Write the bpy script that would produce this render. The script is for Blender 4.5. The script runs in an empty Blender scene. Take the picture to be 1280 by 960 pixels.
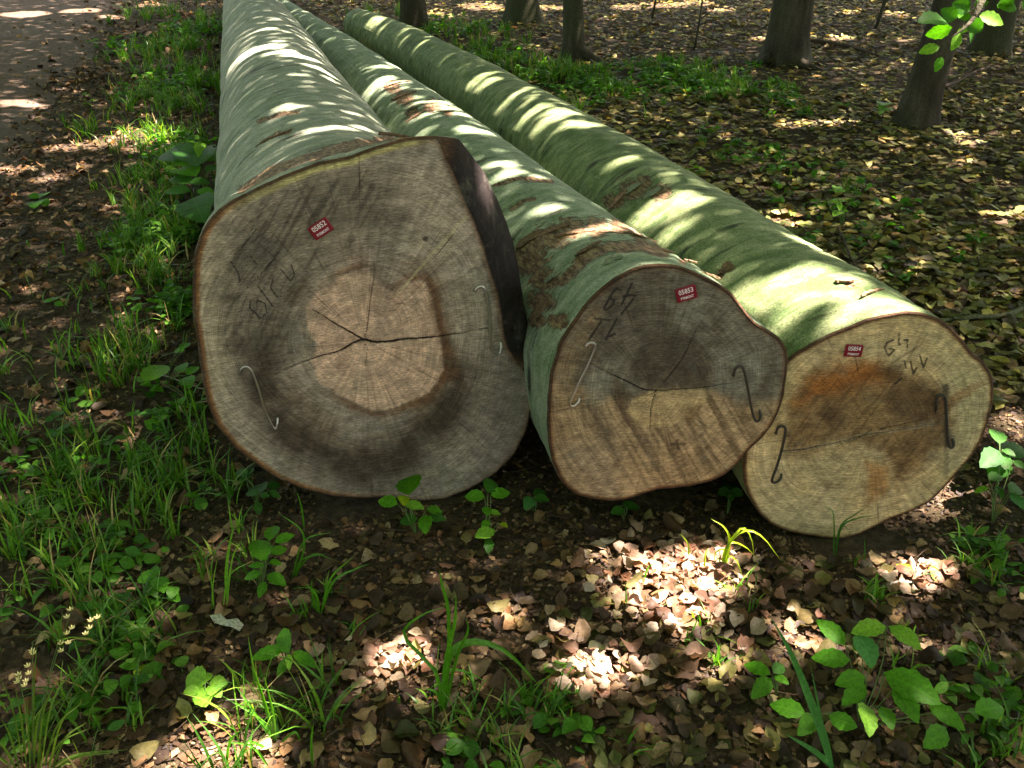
import bpy, math, random
import numpy as np
from mathutils import Vector, Matrix

# ------------------------------------------------------------------ camera, sky, sun, exposure
sc = bpy.context.scene
FPX, PITCH, CAMZ = 1110.0, math.radians(29.5), 1.6
cam = bpy.data.cameras.new('camera'); cam_o = bpy.data.objects.new('camera', cam)
sc.collection.objects.link(cam_o); sc.camera = cam_o
cam.sensor_width = 36.0; cam.lens = 36.0 * FPX / 1280.0
cam.clip_start = 0.05; cam.clip_end = 2000
cam_o.location = (0, 0, CAMZ); cam_o.rotation_euler = (math.radians(90) - PITCH, 0, 0)

SUN_EL, SUN_AZ = math.radians(63), math.radians(74)          # azimuth: clockwise from +Y
SUN = np.array([math.sin(SUN_AZ) * math.cos(SUN_EL), math.cos(SUN_AZ) * math.cos(SUN_EL), math.sin(SUN_EL)])
world = bpy.data.worlds.new('World'); sc.world = world; world.use_nodes = True
wn = world.node_tree.nodes; bg = wn['Background']
sky = wn.new('ShaderNodeTexSky'); sky.sky_type = 'NISHITA'; sky.sun_disc = False
sky.dust_density = 3.0; sky.ozone_density = .6; sky.sun_elevation = SUN_EL; sky.sun_rotation = SUN_AZ
world.node_tree.links.new(sky.outputs[0], bg.inputs[0]); bg.inputs[1].default_value = 0.08
sl = bpy.data.lights.new('sun', 'SUN'); sl.energy = 5.0; sl.angle = math.radians(0.53); sl.color = (1, .95, .86)
sun_o = bpy.data.objects.new('sun', sl); sc.collection.objects.link(sun_o)
sun_o.rotation_euler = Vector(SUN).to_track_quat('Z', 'Y').to_euler(); sun_o.location = (12, 8, 20)
vs = sc.view_settings; vs.view_transform = 'Standard'; vs.look = 'None'; vs.exposure = 3.35; vs.use_white_balance = True; vs.white_balance_temperature = 7500; vs.white_balance_tint = 31; vs.gamma = 1.0
sc.cycles.use_denoising = True
sc.cycles.max_bounces = 7; sc.cycles.diffuse_bounces = 4; sc.cycles.transmission_bounces = 4

rng = np.random.default_rng(7); random.seed(7)
COL = sc.collection

# ------------------------------------------------------------------ view geometry (photo pixel -> place)
FW = np.array([0, math.cos(PITCH), -math.sin(PITCH)]); UPV = np.array([0, math.sin(PITCH), math.cos(PITCH)])
RT = np.array([1., 0, 0]); CAM = np.array([0, 0, CAMZ]); ZUP = np.array([0, 0, 1.])
def proj(p):
    q = p - CAM; d = q @ FW
    return np.stack([640 + FPX * (q @ RT) / d, 480 - FPX * (q @ UPV) / d], -1)
def ray(x, y): return RT * ((x - 640) / FPX) + UPV * ((480 - y) / FPX) + FW
def ground_at(x, y, z=0.):
    r = ray(x, y); return CAM + r * ((z - CAMZ) / r[2])
def on_plane(x, y, p0, n):
    r = ray(x, y); return CAM + r * (((p0 - CAM) @ n) / (r @ n))

# ------------------------------------------------------------------ numpy noise
def _h(ix, iy, seed):
    n = (ix.astype(np.int64) * 374761393 + iy.astype(np.int64) * 668265263 + seed * 974711) & 0x7fffffff
    n = ((n ^ (n >> 13)) * 1274126177) & 0x7fffffff
    n = n ^ (n >> 16)
    return (n & 0xffff) / 65535.0
def vn(x, y, seed=0):
    x = np.asarray(x, float); y = np.asarray(y, float)
    ix = np.floor(x); iy = np.floor(y); fx = x - ix; fy = y - iy
    fx = fx * fx * (3 - 2 * fx); fy = fy * fy * (3 - 2 * fy)
    a = _h(ix, iy, seed); b = _h(ix + 1, iy, seed); c = _h(ix, iy + 1, seed); d = _h(ix + 1, iy + 1, seed)
    return (a * (1 - fx) + b * fx) * (1 - fy) + (c * (1 - fx) + d * fx) * fy
def fbm(x, y, seed=0, o=4):
    s = 0; a = .5; t = 0
    for i in range(o):
        s = s + a * vn(x * 2 ** i, y * 2 ** i, seed + i); t += a; a *= .5
    return s / t                     # 0..1
def sm(a, b, x): t = np.clip((x - a) / (b - a), 0, 1); return t * t * (3 - 2 * t)
def lin(c):
    c = np.asarray(c, float) / 255.
    return np.where(c <= .04045, c / 12.92, ((c + .055) / 1.055) ** 2.4)
def seg_dist(px, py, pts):
    """distance to a polyline and the arc fraction of the nearest point"""
    best = np.full(np.shape(px), 1e9); frac = np.zeros(np.shape(px))
    pts = np.array(pts, float); L = np.r_[0, np.cumsum(np.hypot(*np.diff(pts, axis=0).T))]
    for i in range(len(pts) - 1):
        a, b = pts[i], pts[i + 1]; ab = b - a; n = ab @ ab + 1e-9
        t = np.clip(((px - a[0]) * ab[0] + (py - a[1]) * ab[1]) / n, 0, 1)
        d = np.hypot(px - a[0] - t * ab[0], py - a[1] - t * ab[1])
        m = d < best; best = np.where(m, d, best); frac = np.where(m, (L[i] + t * (L[i + 1] - L[i])) / L[-1], frac)
    return best, frac
def poly_sd(px, py, pts):
    """signed distance to a polygon (negative inside)"""
    pts = np.array(pts, float); d, _ = seg_dist(px, py, np.vstack([pts, pts[:1]]))
    ins = np.zeros(np.shape(px), bool); j = len(pts) - 1
    for i in range(len(pts)):
        xi, yi = pts[i]; xj, yj = pts[j]
        c = ((yi > py) != (yj > py)) & (px < (xj - xi) * (py - yi) / (yj - yi + 1e-12) + xi)
        ins ^= c; j = i
    return np.where(ins, -d, d)

# ------------------------------------------------------------------ object helpers
def tag(o, label=None, cat=None, group=None, kind=None):
    if label: o['label'] = label
    if cat: o['category'] = cat
    if group: o['group'] = group
    if kind: o['kind'] = kind
    return o
def empty(name, loc, label, cat, group=None):
    o = bpy.data.objects.new(name, None); COL.objects.link(o); o.location = tuple(loc); o.empty_display_size = .1
    return tag(o, label, cat, group)
def mesh_data(name, V, faces, smooth=True, attrs=None, uv=None):
    """V (n,3); faces: list of (m,k) int arrays (tris or quads)"""
    V = np.asarray(V, np.float32); me = bpy.data.meshes.new(name)
    faces = [np.asarray(f, np.int32) for f in (faces if isinstance(faces, list) else [faces]) if len(f)]
    nl = sum(f.size for f in faces); nf = sum(len(f) for f in faces)
    me.vertices.add(len(V)); me.vertices.foreach_set('co', V.ravel())
    me.loops.add(nl); me.polygons.add(nf)
    li = np.concatenate([f.ravel() for f in faces]); me.loops.foreach_set('vertex_index', li)
    tot = np.concatenate([np.full(len(f), f.shape[1], np.int32) for f in faces])
    me.polygons.foreach_set('loop_start', np.r_[0, np.cumsum(tot)[:-1]].astype(np.int32))
    me.polygons.foreach_set('use_smooth', np.full(nf, smooth))
    for k, v in (attrs or {}).items():
        v = np.asarray(v, np.float32)
        if v.ndim == 1: a = me.attributes.new(k, 'FLOAT', 'POINT'); a.data.foreach_set('value', v)
        elif v.shape[1] == 3: a = me.attributes.new(k, 'FLOAT_VECTOR', 'POINT'); a.data.foreach_set('vector', v.ravel())
        else: a = me.attributes.new(k, 'FLOAT_COLOR', 'POINT'); a.data.foreach_set('color', v.ravel())
    me.update(calc_edges=True); me.validate()
    return me
def add(name, me, mat, parent=None, kind=None):
    o = bpy.data.objects.new(name, me); COL.objects.link(o)
    if mat and not me.materials: me.materials.append(mat)
    if parent is not None:
        o.parent = parent; o.matrix_parent_inverse = Matrix.Translation(-Vector(world_loc(parent)))
    if kind: o['kind'] = kind
    return o
def world_loc(o):
    v = Vector(o.location)
    if o.parent: v = v + Vector(world_loc(o.parent)) + o.matrix_parent_inverse.translation
    return v
def grid_faces(n, m, wrap=False, off=0):
    """rows n, columns m"""
    i, j = np.meshgrid(np.arange(n - 1), np.arange(m if wrap else m - 1), indexing='ij')
    a = i * m + j; b = i * m + (j + 1) % m
    return np.stack([a, b, b + m, a + m], -1).reshape(-1, 4) + off
def tube(pts, rad, k=8, caps=True):
    pts = np.asarray(pts, float); n = len(pts); rad = np.broadcast_to(np.asarray(rad, float), (n,))
    T = np.gradient(pts, axis=0); T /= np.linalg.norm(T, axis=1)[:, None] + 1e-12
    ref = np.array([0, 0, 1.]) if abs(T[0][2]) < .8 else np.array([1., 0, 0])
    N = np.cross(T[0], ref); N /= np.linalg.norm(N); V = []
    for i in range(n):
        N = N - T[i] * (N @ T[i]); N /= np.linalg.norm(N); B = np.cross(T[i], N)
        a = np.linspace(0, 2 * np.pi, k, endpoint=False)[:, None]
        V.append(pts[i] + rad[i] * (np.cos(a) * N + np.sin(a) * B))
    V = np.concatenate(V + ([pts[:1], pts[-1:]] if caps else [])); F = [grid_faces(n, k, True)]
    if caps:
        j = np.arange(k); F.append(np.stack([np.full(k, n * k), (j + 1) % k, j], -1))
        F.append(np.stack([np.full(k, n * k + 1), (n - 1) * k + j, (n - 1) * k + (j + 1) % k], -1))
    return V, F
def spline(pts, n):
    """Catmull-Rom through the points"""
    p = np.asarray(pts, float); p = np.vstack([2 * p[0] - p[1], p, 2 * p[-1] - p[-2]]); out = []
    for t in np.linspace(0, len(p) - 3 - 1e-6, n):
        i = int(t); f = t - i; a, b, c, d = p[i:i + 4]
        out.append(.5 * ((2 * b) + (c - a) * f + (2 * a - 5 * b + 4 * c - d) * f * f + (3 * b - a - 3 * c + d) * f ** 3))
    return np.array(out)

# ------------------------------------------------------------------ materials
class NT:
    def __init__(s, name):
        s.m = bpy.data.materials.new(name); s.m.use_nodes = True; s.t = s.m.node_tree; s.n = s.t.nodes
        s.b = s.n['Principled BSDF']; s.out = s.n['Material Output']
    def new(s, t, **kw):
        n = s.n.new('ShaderNode' + t)
        for k, v in kw.items(): setattr(n, k, v)
        return n
    def link(s, a, b): s.t.links.new(a, b)
    def attr(s, name, out='Color'): return s.new('Attribute', attribute_name=name).outputs[out]
    def noise(s, vec, scale, detail=4, rough=.55, out='Fac'):
        n = s.new('TexNoise'); n.inputs['Scale'].default_value = scale; n.inputs['Detail'].default_value = detail
        n.inputs['Roughness'].default_value = rough
        if vec is not None: s.link(vec, n.inputs['Vector'])
        return n.outputs[out]
    def mapv(s, vec, scale, loc=(0, 0, 0), rot=(0, 0, 0)):
        n = s.new('Mapping'); n.inputs['Scale'].default_value = scale; n.inputs['Location'].default_value = loc
        n.inputs['Rotation'].default_value = rot
        s.link(vec, n.inputs['Vector']); return n.outputs[0]
    def ramp(s, fac, stops):
        n = s.new('ValToRGB'); e = n.color_ramp.elements
        while len(e) < len(stops): e.new(.5)
        for q, (p, c) in zip(e, stops):
            q.position = p; q.color = (*c, 1) if len(c) == 3 else c
        s.link(fac, n.inputs[0]); return n.outputs[0]
    def mix(s, fac, a, b, blend='MIX'):
        n = s.new('Mix', data_type='RGBA', blend_type=blend)
        for v, k in ((fac, 0), (a, 6), (b, 7)):
            if hasattr(v, 'is_output'): s.link(v, n.inputs[k])
            else: n.inputs[k].default_value = v if k == 0 else ((*v, 1) if len(v) == 3 else v)
        return n.outputs[2]
    def math(s, op, a, b=0., clamp=False):
        n = s.new('Math', operation=op, use_clamp=clamp)
        for v, k in ((a, 0), (b, 1)):
            if hasattr(v, 'is_output'): s.link(v, n.inputs[k])
            else: n.inputs[k].default_value = v
        return n.outputs[0]
    def bump(s, h, dist, strength=1., prev=None):
        n = s.new('Bump'); n.inputs['Distance'].default_value = dist; n.inputs['Strength'].default_value = strength
        s.link(h, n.inputs['Height'])
        if prev is not None: s.link(prev, n.inputs['Normal'])
        return n.outputs[0]
    def base(s, c, rough=.8, normal=None, spec=.3):
        if hasattr(c, 'is_output'): s.link(c, s.b.inputs['Base Color'])
        else: s.b.inputs['Base Color'].default_value = (*c, 1)
        if hasattr(rough, 'is_output'): s.link(rough, s.b.inputs['Roughness'])
        else: s.b.inputs['Roughness'].default_value = rough
        s.b.inputs['Specular IOR Level'].default_value = spec
        if normal is not None: s.link(normal, s.b.inputs['Normal'])
        return s
    def translucent(s, c, fac):
        t = s.new('BsdfTranslucent'); m = s.new('MixShader'); m.inputs[0].default_value = fac
        if hasattr(c, 'is_output'): s.link(c, t.inputs[0])
        else: t.inputs[0].default_value = (*c, 1)
        s.link(s.b.outputs[0], m.inputs[1]); s.link(t.outputs[0], m.inputs[2]); s.link(m.outputs[0], s.out.inputs[0])
        return s

def make_wood():
    n = NT('sawn_wood'); c = n.attr('col'); p = n.attr('fuv', 'Vector'); pol = n.attr('pol', 'Vector')
    f1 = n.noise(p, 420, 3); f3 = n.noise(p, 26, 7, .68); f4 = n.noise(n.mapv(p, (1, 1, 1), (3, 7, 0)), 9, 5, .6)
    saw = n.noise(n.mapv(p, (24, 330, 1), rot=(0, 0, .10)), 1., 3); saw2 = n.noise(n.mapv(p, (22, 260, 1), rot=(0, 0, -1.02)), 1., 3)
    ring = n.noise(n.mapv(pol, (1, 1, 260)), 1., 4, .6); ray = n.noise(n.mapv(pol, (30, 30, 5)), 1., 4, .6)
    def mul(c, f, k, lo, hi, v0, v1): return n.mix(k, c, n.ramp(f, [(lo, (v0,) * 3), (hi, (v1,) * 3)]), 'MULTIPLY')
    stf = n.noise(n.mapv(p, (70, 420, 1), rot=(0, 0, -.95)), 1., 4, .65); band = n.noise(n.mapv(p, (2.2, 60, 1), rot=(0, 0, .22)), 1., 5, .6); c = mul(c, f1, .45, .34, .66, .7, 1.3); c = mul(c, stf, .9, .36, .64, .62, 1.4); c = mul(c, band, .35, .36, .62, .68, 1.3); c = mul(c, f3, 1., .34, .64, .72, 1.3); c = mul(c, ring, .5, .34, .64, .66, 1.3); c = mul(c, ray, .45, .36, .64, .72, 1.28)
    m1 = n.ramp(f4, [(.42, (0,) * 3), (.58, (1,) * 3)]); m2 = n.ramp(f4, [(.44, (1,) * 3), (.56, (0,) * 3)])
    c = mul(c, saw, n.math('MULTIPLY', m1, .4), .36, .62, .66, 1.3); c = mul(c, saw2, n.math('MULTIPLY', m2, .55), .36, .62, .64, 1.34)
    c = n.mix(n.ramp(n.noise(p, 14, 6, .7), [(.55, (0,) * 3), (.75, (.45,) * 3)]), c, lin((112, 122, 104)))
    c = n.mix(n.ramp(n.noise(n.mapv(p, (1, 1, 1), (9, 2, 0)), 33, 5, .7), [(.60, (0,) * 3), (.74, (.5,) * 3)]), c, lin((70, 58, 42)))
    hair = n.ramp(n.noise(n.mapv(pol, (46, 46, 3.5), (5, 2, 1)), 1., 2, .5), [(.30, (.75,) * 3), (.345, (0,) * 3)])
    c = n.mix(n.math('MULTIPLY', hair, n.ramp(f4, [(.4, (.2,) * 3), (.6, (1,) * 3)])), c, lin((56, 46, 36)))
    wob = n.math('MULTIPLY', n.math('SUBTRACT', n.noise(p, 520, 3, .7), .5), 2.6)
    wm = n.ramp(n.math('MULTIPLY', n.math('ADD', n.attr('wrd', 'Fac'), wob), .25), [(.27, (.85,) * 3), (.42, (0,) * 3)])
    c = n.mix(wm, c, lin((34, 34, 32)))
    cw = n.math('MULTIPLY', n.math('SUBTRACT', n.noise(p, 260, 3, .7), .5), 1.1)
    cm = n.ramp(n.math('ADD', n.math('MULTIPLY', n.math('ADD', n.attr('ckd', 'Fac'), cw), .25), .5), [(.53, (.95,) * 3), (.62, (0,) * 3)])
    c = n.mix(cm, c, (.008, .006, .005))
    c = n.mix(.6, c, n.ramp(n.noise(n.mapv(pol, (.8, .8, 75)), 1., 5, .62), [(.40, (1,) * 3), (.43, (.55,) * 3), (.455, (1.12,) * 3), (.53, (1,) * 3), (.555, (.62,) * 3), (.58, (1.1,) * 3)]), 'MULTIPLY')
    c = n.mix(1., c, (1.03, .975, 1.02), 'MULTIPLY')
    h = n.math('ADD', n.math('ADD', n.math('MULTIPLY', saw, .8), n.math('MULTIPLY', saw2, .8)), n.math('ADD', n.math('MULTIPLY', band, .8), n.math('MULTIPLY', stf, .6)))
    n.base(c, .8, n.bump(h, .0014, .8), .2); return n.m
def make_bark(name, base, pale, dark, green):
    n = NT(name); v = n.attr('bv', 'Vector'); peel = n.attr('peel', 'Fac')
    big = n.noise(n.mapv(v, (1.5, 1.5, 1.1)), 1.6, 4); mott = n.noise(n.mapv(v, (1, 1, 2)), 9, 6, .68)
    stk = n.noise(n.mapv(v, (2.2, 2.2, 34)), 1., 6, .62); stk2 = n.noise(n.mapv(v, (3.5, 3.5, 11), (3, 1, 2)), 1., 5, .6)
    fine = n.noise(v, 150, 3, .6); grit = n.noise(v, 420, 2)
    c = n.mix(n.ramp(big, [(.36, (0,) * 3), (.66, (1,) * 3)]), base, green)
    c = n.mix(n.math('MULTIPLY', n.ramp(mott, [(.42, (0,) * 3), (.68, (1,) * 3)]), .85), c, pale)
    c = n.mix(n.ramp(stk, [(.30, (.8,) * 3), (.385, (0,) * 3)]), c, dark)
    c = n.mix(n.ramp(stk2, [(.32, (.9,) * 3), (.40, (0,) * 3)]), c, dark)
    c = n.mix(n.ramp(n.noise(n.mapv(v, (4, 4, 60), (7, 3, 5)), 1., 4), [(.62, (0,) * 3), (.78, (.5,) * 3)]), c, pale)
    c = n.mix(.8, c, n.ramp(fine, [(.34, (.5,) * 3), (.62, (1.25,) * 3)]), 'MULTIPLY')
    c = n.mix(.6, c, n.ramp(grit, [(.3, (.6,) * 3), (.62, (1.25,) * 3)]), 'MULTIPLY')
    # torn bark: brown inner bark with tan fibres
    pn = n.noise(n.mapv(v, (24, 24, 46)), 1., 6, .72); pf = n.noise(n.mapv(v, (90, 90, 22)), 1., 4, .6)
    pc = n.ramp(pf, [(.3, (.035, .022, .014)), (.48, (.14, .085, .045)), (.62, (.30, .22, .12)), (.75, (.20, .20, .09))])
    edge = n.math('ADD', peel, n.math('MULTIPLY', n.math('SUBTRACT', pn, .5), 2.0))
    m = n.ramp(edge, [(.47, (0,) * 3), (.53, (1,) * 3)])
    rimm = n.ramp(edge, [(.40, (0,) * 3), (.47, (.8,) * 3), (.54, (0,) * 3)])
    c = n.mix(m, c, pc); c = n.mix(rimm, c, (.03, .022, .015))
    hh = n.math('SUBTRACT', n.math('ADD', n.math('MULTIPLY', stk, .7), n.math('MULTIPLY', fine, .35)), n.math('MULTIPLY', m, .9))
    hh = n.math('ADD', hh, n.math('MULTIPLY', pf, n.math('MULTIPLY', peel, .8)))
    n.base(c, .78, n.bump(hh, .007, .8), .25); return n.m
def make_leaf(name, trans, tcol=None, rough=.55, vein=.6, spec=.3):
    """colour from attribute col, veins from attribute luv (x along, y across -1..1)"""
    n = NT(name); c = n.attr('col'); uv = n.new('Attribute', attribute_name='luv').outputs['Vector']
    sp = n.new('SeparateXYZ'); n.link(uv, sp.inputs[0])
    ay = n.math('ABSOLUTE', sp.outputs[1])
    mid = n.ramp(ay, [(.02, (1,) * 3), (.09, (0,) * 3)])
    ph = n.math('SINE', n.math('MULTIPLY', n.math('SUBTRACT', sp.outputs[0], n.math('MULTIPLY', ay, .22)), 46.))
    side = n.ramp(ph, [(.72, (0,) * 3), (.98, (.6,) * 3)])
    vv = n.math('MAXIMUM', mid, side)
    pos = n.new('NewGeometry').outputs['Position']
    sp2 = n.noise(pos, 130, 4, .6)
    c2 = n.mix(1., c, n.ramp(sp2, [(.3, (.66,) * 3), (.68, (1.25,) * 3)]), 'MULTIPLY')
    c2 = n.mix(n.math('MULTIPLY', vv, vein), c2, n.mix(1., c, (1.45, 1.4, 1.3), 'MULTIPLY'))
    n.base(c2, rough, n.bump(vv, .0012, -.7), spec)
    if trans: n.translucent(n.mix(1., c2, tcol or (1.3, 1.5, .5), 'MULTIPLY'), trans)
    return n.m
WOOD = make_wood()
BARK1 = make_bark('beech_bark', lin((128, 141, 122)), lin((172, 180, 160)), lin((34, 36, 30)), lin((102, 124, 98)))
BARK2 = make_bark('beech_bark_mint', lin((118, 142, 114)), lin((166, 180, 154)), lin((30, 32, 25)), lin((90, 122, 86)))
BARK3 = make_bark('beech_bark_olive', lin((98, 122, 80)), lin((150, 164, 120)), lin((38, 42, 28)), lin((76, 104, 58)))
DEAD = make_leaf('dead_leaf', .25, (1.3, 1.0, .55), .6, .35)
GREEN = make_leaf('green_leaf', .42, (1.5, 1.7, .45), .5, .6, .2)
GRASS = make_leaf('grass_blade', .4, (1.5, 1.6, .5), .4, 0., .4)
CANOPY = make_leaf('canopy_leaf', .32, (1.2, 1.3, .7), .5, 0.)
def simple(name, c, rough=.5, metal=0., spec=.4, nscale=0, var=.3, bump=0.):
    n = NT(name)
    if nscale:
        pos = n.new('NewGeometry').outputs['Position']; f = n.noise(pos, nscale, 5, .62)
        cc = n.mix(1., c, n.ramp(f, [(.3, (1 - var,) * 3), (.7, (1 + var,) * 3)]), 'MULTIPLY')
        n.base(cc, rough, n.bump(f, bump, 1.) if bump else None, spec)
    else: n.base(c, rough, None, spec)
    n.b.inputs['Metallic'].default_value = metal; return n.m
STEEL = simple('galvanised_steel', (.52, .52, .49), .3, .95, .5, 300, .3)
RUST = simple('weathered_steel', (.05, .048, .04), .55, .6, .5, 300, .4)
PLATE = simple('red_plastic', lin((128, 12, 34)), .4, 0, .5, 200, .12)
PRINT = simple('white_print', (.78, .74, .74), .5)
TWIG = simple('dead_twig', (.07, .05, .032), .85, 0, .2, 120, .5, .002)
TWIG_OLD = simple('mossy_twig', (.10, .11, .06), .85, 0, .2, 90, .5, .003)
STEM = simple('green_stem', (.08, .16, .04), .5, 0, .3, 100, .3)
TRUNK = None

# ------------------------------------------------------------------ ground and track
LOG_LINES = []       # filled below for leaf placement
def gz(x, y):
    x = np.asarray(x, float); y = np.asarray(y, float)
    z = .10 * (fbm(x * .45 + 9, y * .45, 3, 3) - .5) + .045 * (fbm(x * 2.3, y * 2.3 + 4, 5, 3) - .5)
    k = sm(0., 1.3, np.hypot(np.clip(np.abs(x - .45) - 1.0, 0, 9), np.clip(np.abs(y - 2.1) - .25, 0, 9)))
    z = z * (.25 + .75 * k) - .012 * (1 - k) - .075 * np.exp(-((x - .93) / .5) ** 2 - ((y - 2.2) / .38) ** 2)
    return z
def track_edge(y): return -1.75 - .30 * (y - 1.6)        # x of the right border of the dirt track
def axis_samples():
    a = np.linspace(-9, 11, 200); return a
xs = np.r_[-420, -160, -60, -25, np.linspace(-12, 12, 241), 25, 60, 160, 420]
ys = np.r_[-420, -120, -30, -8, np.linspace(-1, 19, 201), 30, 60, 160, 420]
X, Y = np.meshgrid(xs, ys, indexing='xy'); Zg = gz(X, Y)
n = NT('forest_floor'); pos = n.new('NewGeometry').outputs['Position']
a = n.noise(pos, 38, 7, .7); b = n.noise(pos, 2.2, 4); c3 = n.noise(pos, 240, 3)
cc = n.ramp(a, [(.3, (.03, .022, .014)), (.5, (.075, .056, .036)), (.64, (.12, .09, .055)), (.8, (.17, .13, .08))])
cc = n.mix(n.ramp(b, [(.45, (0,) * 3), (.7, (.35,) * 3)]), cc, (.05, .055, .02))
n.base(cc, .95, n.bump(n.math('ADD', a, n.math('MULTIPLY', c3, .4)), .02, 1.), .1)
ground = add('ground', mesh_data('ground', np.stack([X, Y, Zg], -1).reshape(-1, 3), grid_faces(len(ys), len(xs))), n.m, kind='structure')
ground['label'] = 'dark humus forest floor strewn with brown leaves'

n = NT('track_earth'); pos = n.new('NewGeometry').outputs['Position']
a = n.noise(pos, 26, 7, .7); b = n.noise(n.mapv(pos, (1.4, .35, 1)), 1.6, 4); c3 = n.noise(pos, 180, 3, .7)
cc = n.ramp(a, [(.3, (.055, .04, .028)), (.5, (.115, .085, .06)), (.72, (.19, .15, .115))])
cc = n.mix(n.ramp(b, [(.42, (0,) * 3), (.62, (.6,) * 3)]), cc, (.14, .115, .092))
cc = n.mix(.8, cc, n.ramp(c3, [(.3, (.55,) * 3), (.7, (1.35,) * 3)]), 'MULTIPLY')
n.base(cc, .95, n.bump(n.math('ADD', a, n.math('MULTIPLY', c3, .5)), .012, 1.), .1)
ty = np.linspace(-3, 40, 200); tx = np.linspace(0, 1, 36); TV = []
for yy in ty:
    e = track_edge(yy) - .25 + .25 * (float(fbm(np.array(yy * .9), np.array(3.3), 21)) - .5)
    xx = e - tx * 3.4
    zz = gz(xx, np.full_like(xx, yy)) + .006 + .0 * xx - .035 * np.exp(-((tx - .28) / .11) ** 2) - .03 * np.exp(-((tx - .78) / .11) ** 2)
    zz = np.maximum(zz, gz(xx, np.full_like(xx, yy)) + .004)
    zz = gz(xx, np.full_like(xx, yy)) + .004 + .03 * sm(0, .12, tx) * sm(0, .12, 1 - tx)
    TV.append(np.stack([xx, np.full_like(xx, yy), zz], -1))
track = add('dirt_track', mesh_data('dirt_track', np.concatenate(TV), grid_faces(len(ty), len(tx))), n.m, kind='structure')
track['label'] = 'greyish brown dirt track along the left edge'

# ------------------------------------------------------------------ the three felled logs
c1 = lambda l: [(220 + x / 1.9587, 150 + y / 1.9587) for x, y in l]
c2 = lambda l: [(640 + x / 2.908, 310 + y / 2.908) for x, y in l]
c3f = lambda l: [(900 + x / 3., 370 + y / 3.) for x, y in l]
zz_ = lambda ox, oy, k, l: [(ox + x / k, oy + y / k) for x, y in l]
O1 = c1([(640,40),(560,45),(500,62),(430,88),(350,105),(280,130),(200,165),(140,195),(110,215),(80,245),(58,285),(45,330),(40,400),(42,480),(52,550),(62,620),(75,690),(100,750),(140,800),(190,840),(250,880),(310,905),(380,922),(450,928),(520,925),(600,935),(660,930),(720,905),(780,870),(830,820),(860,760),(872,700),(873,640)])
O1_out = c1([(875,560),(862,500),(850,440),(840,370),(825,300),(805,240),(785,190),(755,130),(720,80),(690,45)])
O1_s = [.05, .08, .10, .12, .13, .14, .14, .13, .10, .05]
O1_in = c1([(840,600),(815,560),(803,520),(798,470),(788,420),(770,370),(755,310),(735,260),(710,200),(680,130),(655,80)])
O2 = c2([(545,58),(480,65),(430,80),(380,105),(330,140),(280,190),(240,240),(205,290),(175,340),(155,400),(140,450),(132,520),(128,580),(128,650),(133,720),(145,780),(165,830),(195,870),(235,900),(290,915),(350,922),(410,918),(470,900),(530,880),(590,876),(650,868),(720,852),(770,830),(815,795),(840,765),(870,730),(910,695),(945,650),(970,600),(990,540),(1000,470),(1005,410),(998,365),(975,330),(930,300),(890,275),(860,245),(835,210),(800,165),(760,135),(710,110),(660,85),(600,65)])
O3 = c3f([(700,58),(620,72),(550,88),(490,115),(420,140),(350,175),(290,210),(262,230),(200,290),(150,370),(110,470),(92,540),(85,640),(90,700),(105,750),(140,810),(190,860),(250,885),(320,900),(400,912),(460,915),(530,895),(580,870),(640,840),(720,810),(790,775),(850,715),(900,660),(950,600),(985,540),(1010,470),(1025,400),(1030,340),(1020,290),(990,245),(950,215),(915,170),(870,120),(820,85),(760,65)])

def mixc(c, m, col):
    m = np.asarray(m)[..., None]; return c * (1 - m) + np.asarray(col) * m
def blob(px, py, pts, soft, seed=0, rag=8., nscale=22.):
    d = poly_sd(px, py, pts) + rag * (fbm(px / nscale, py / nscale, seed, 4) - .5) * 2
    return 1 - sm(-soft, soft, d)

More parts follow.
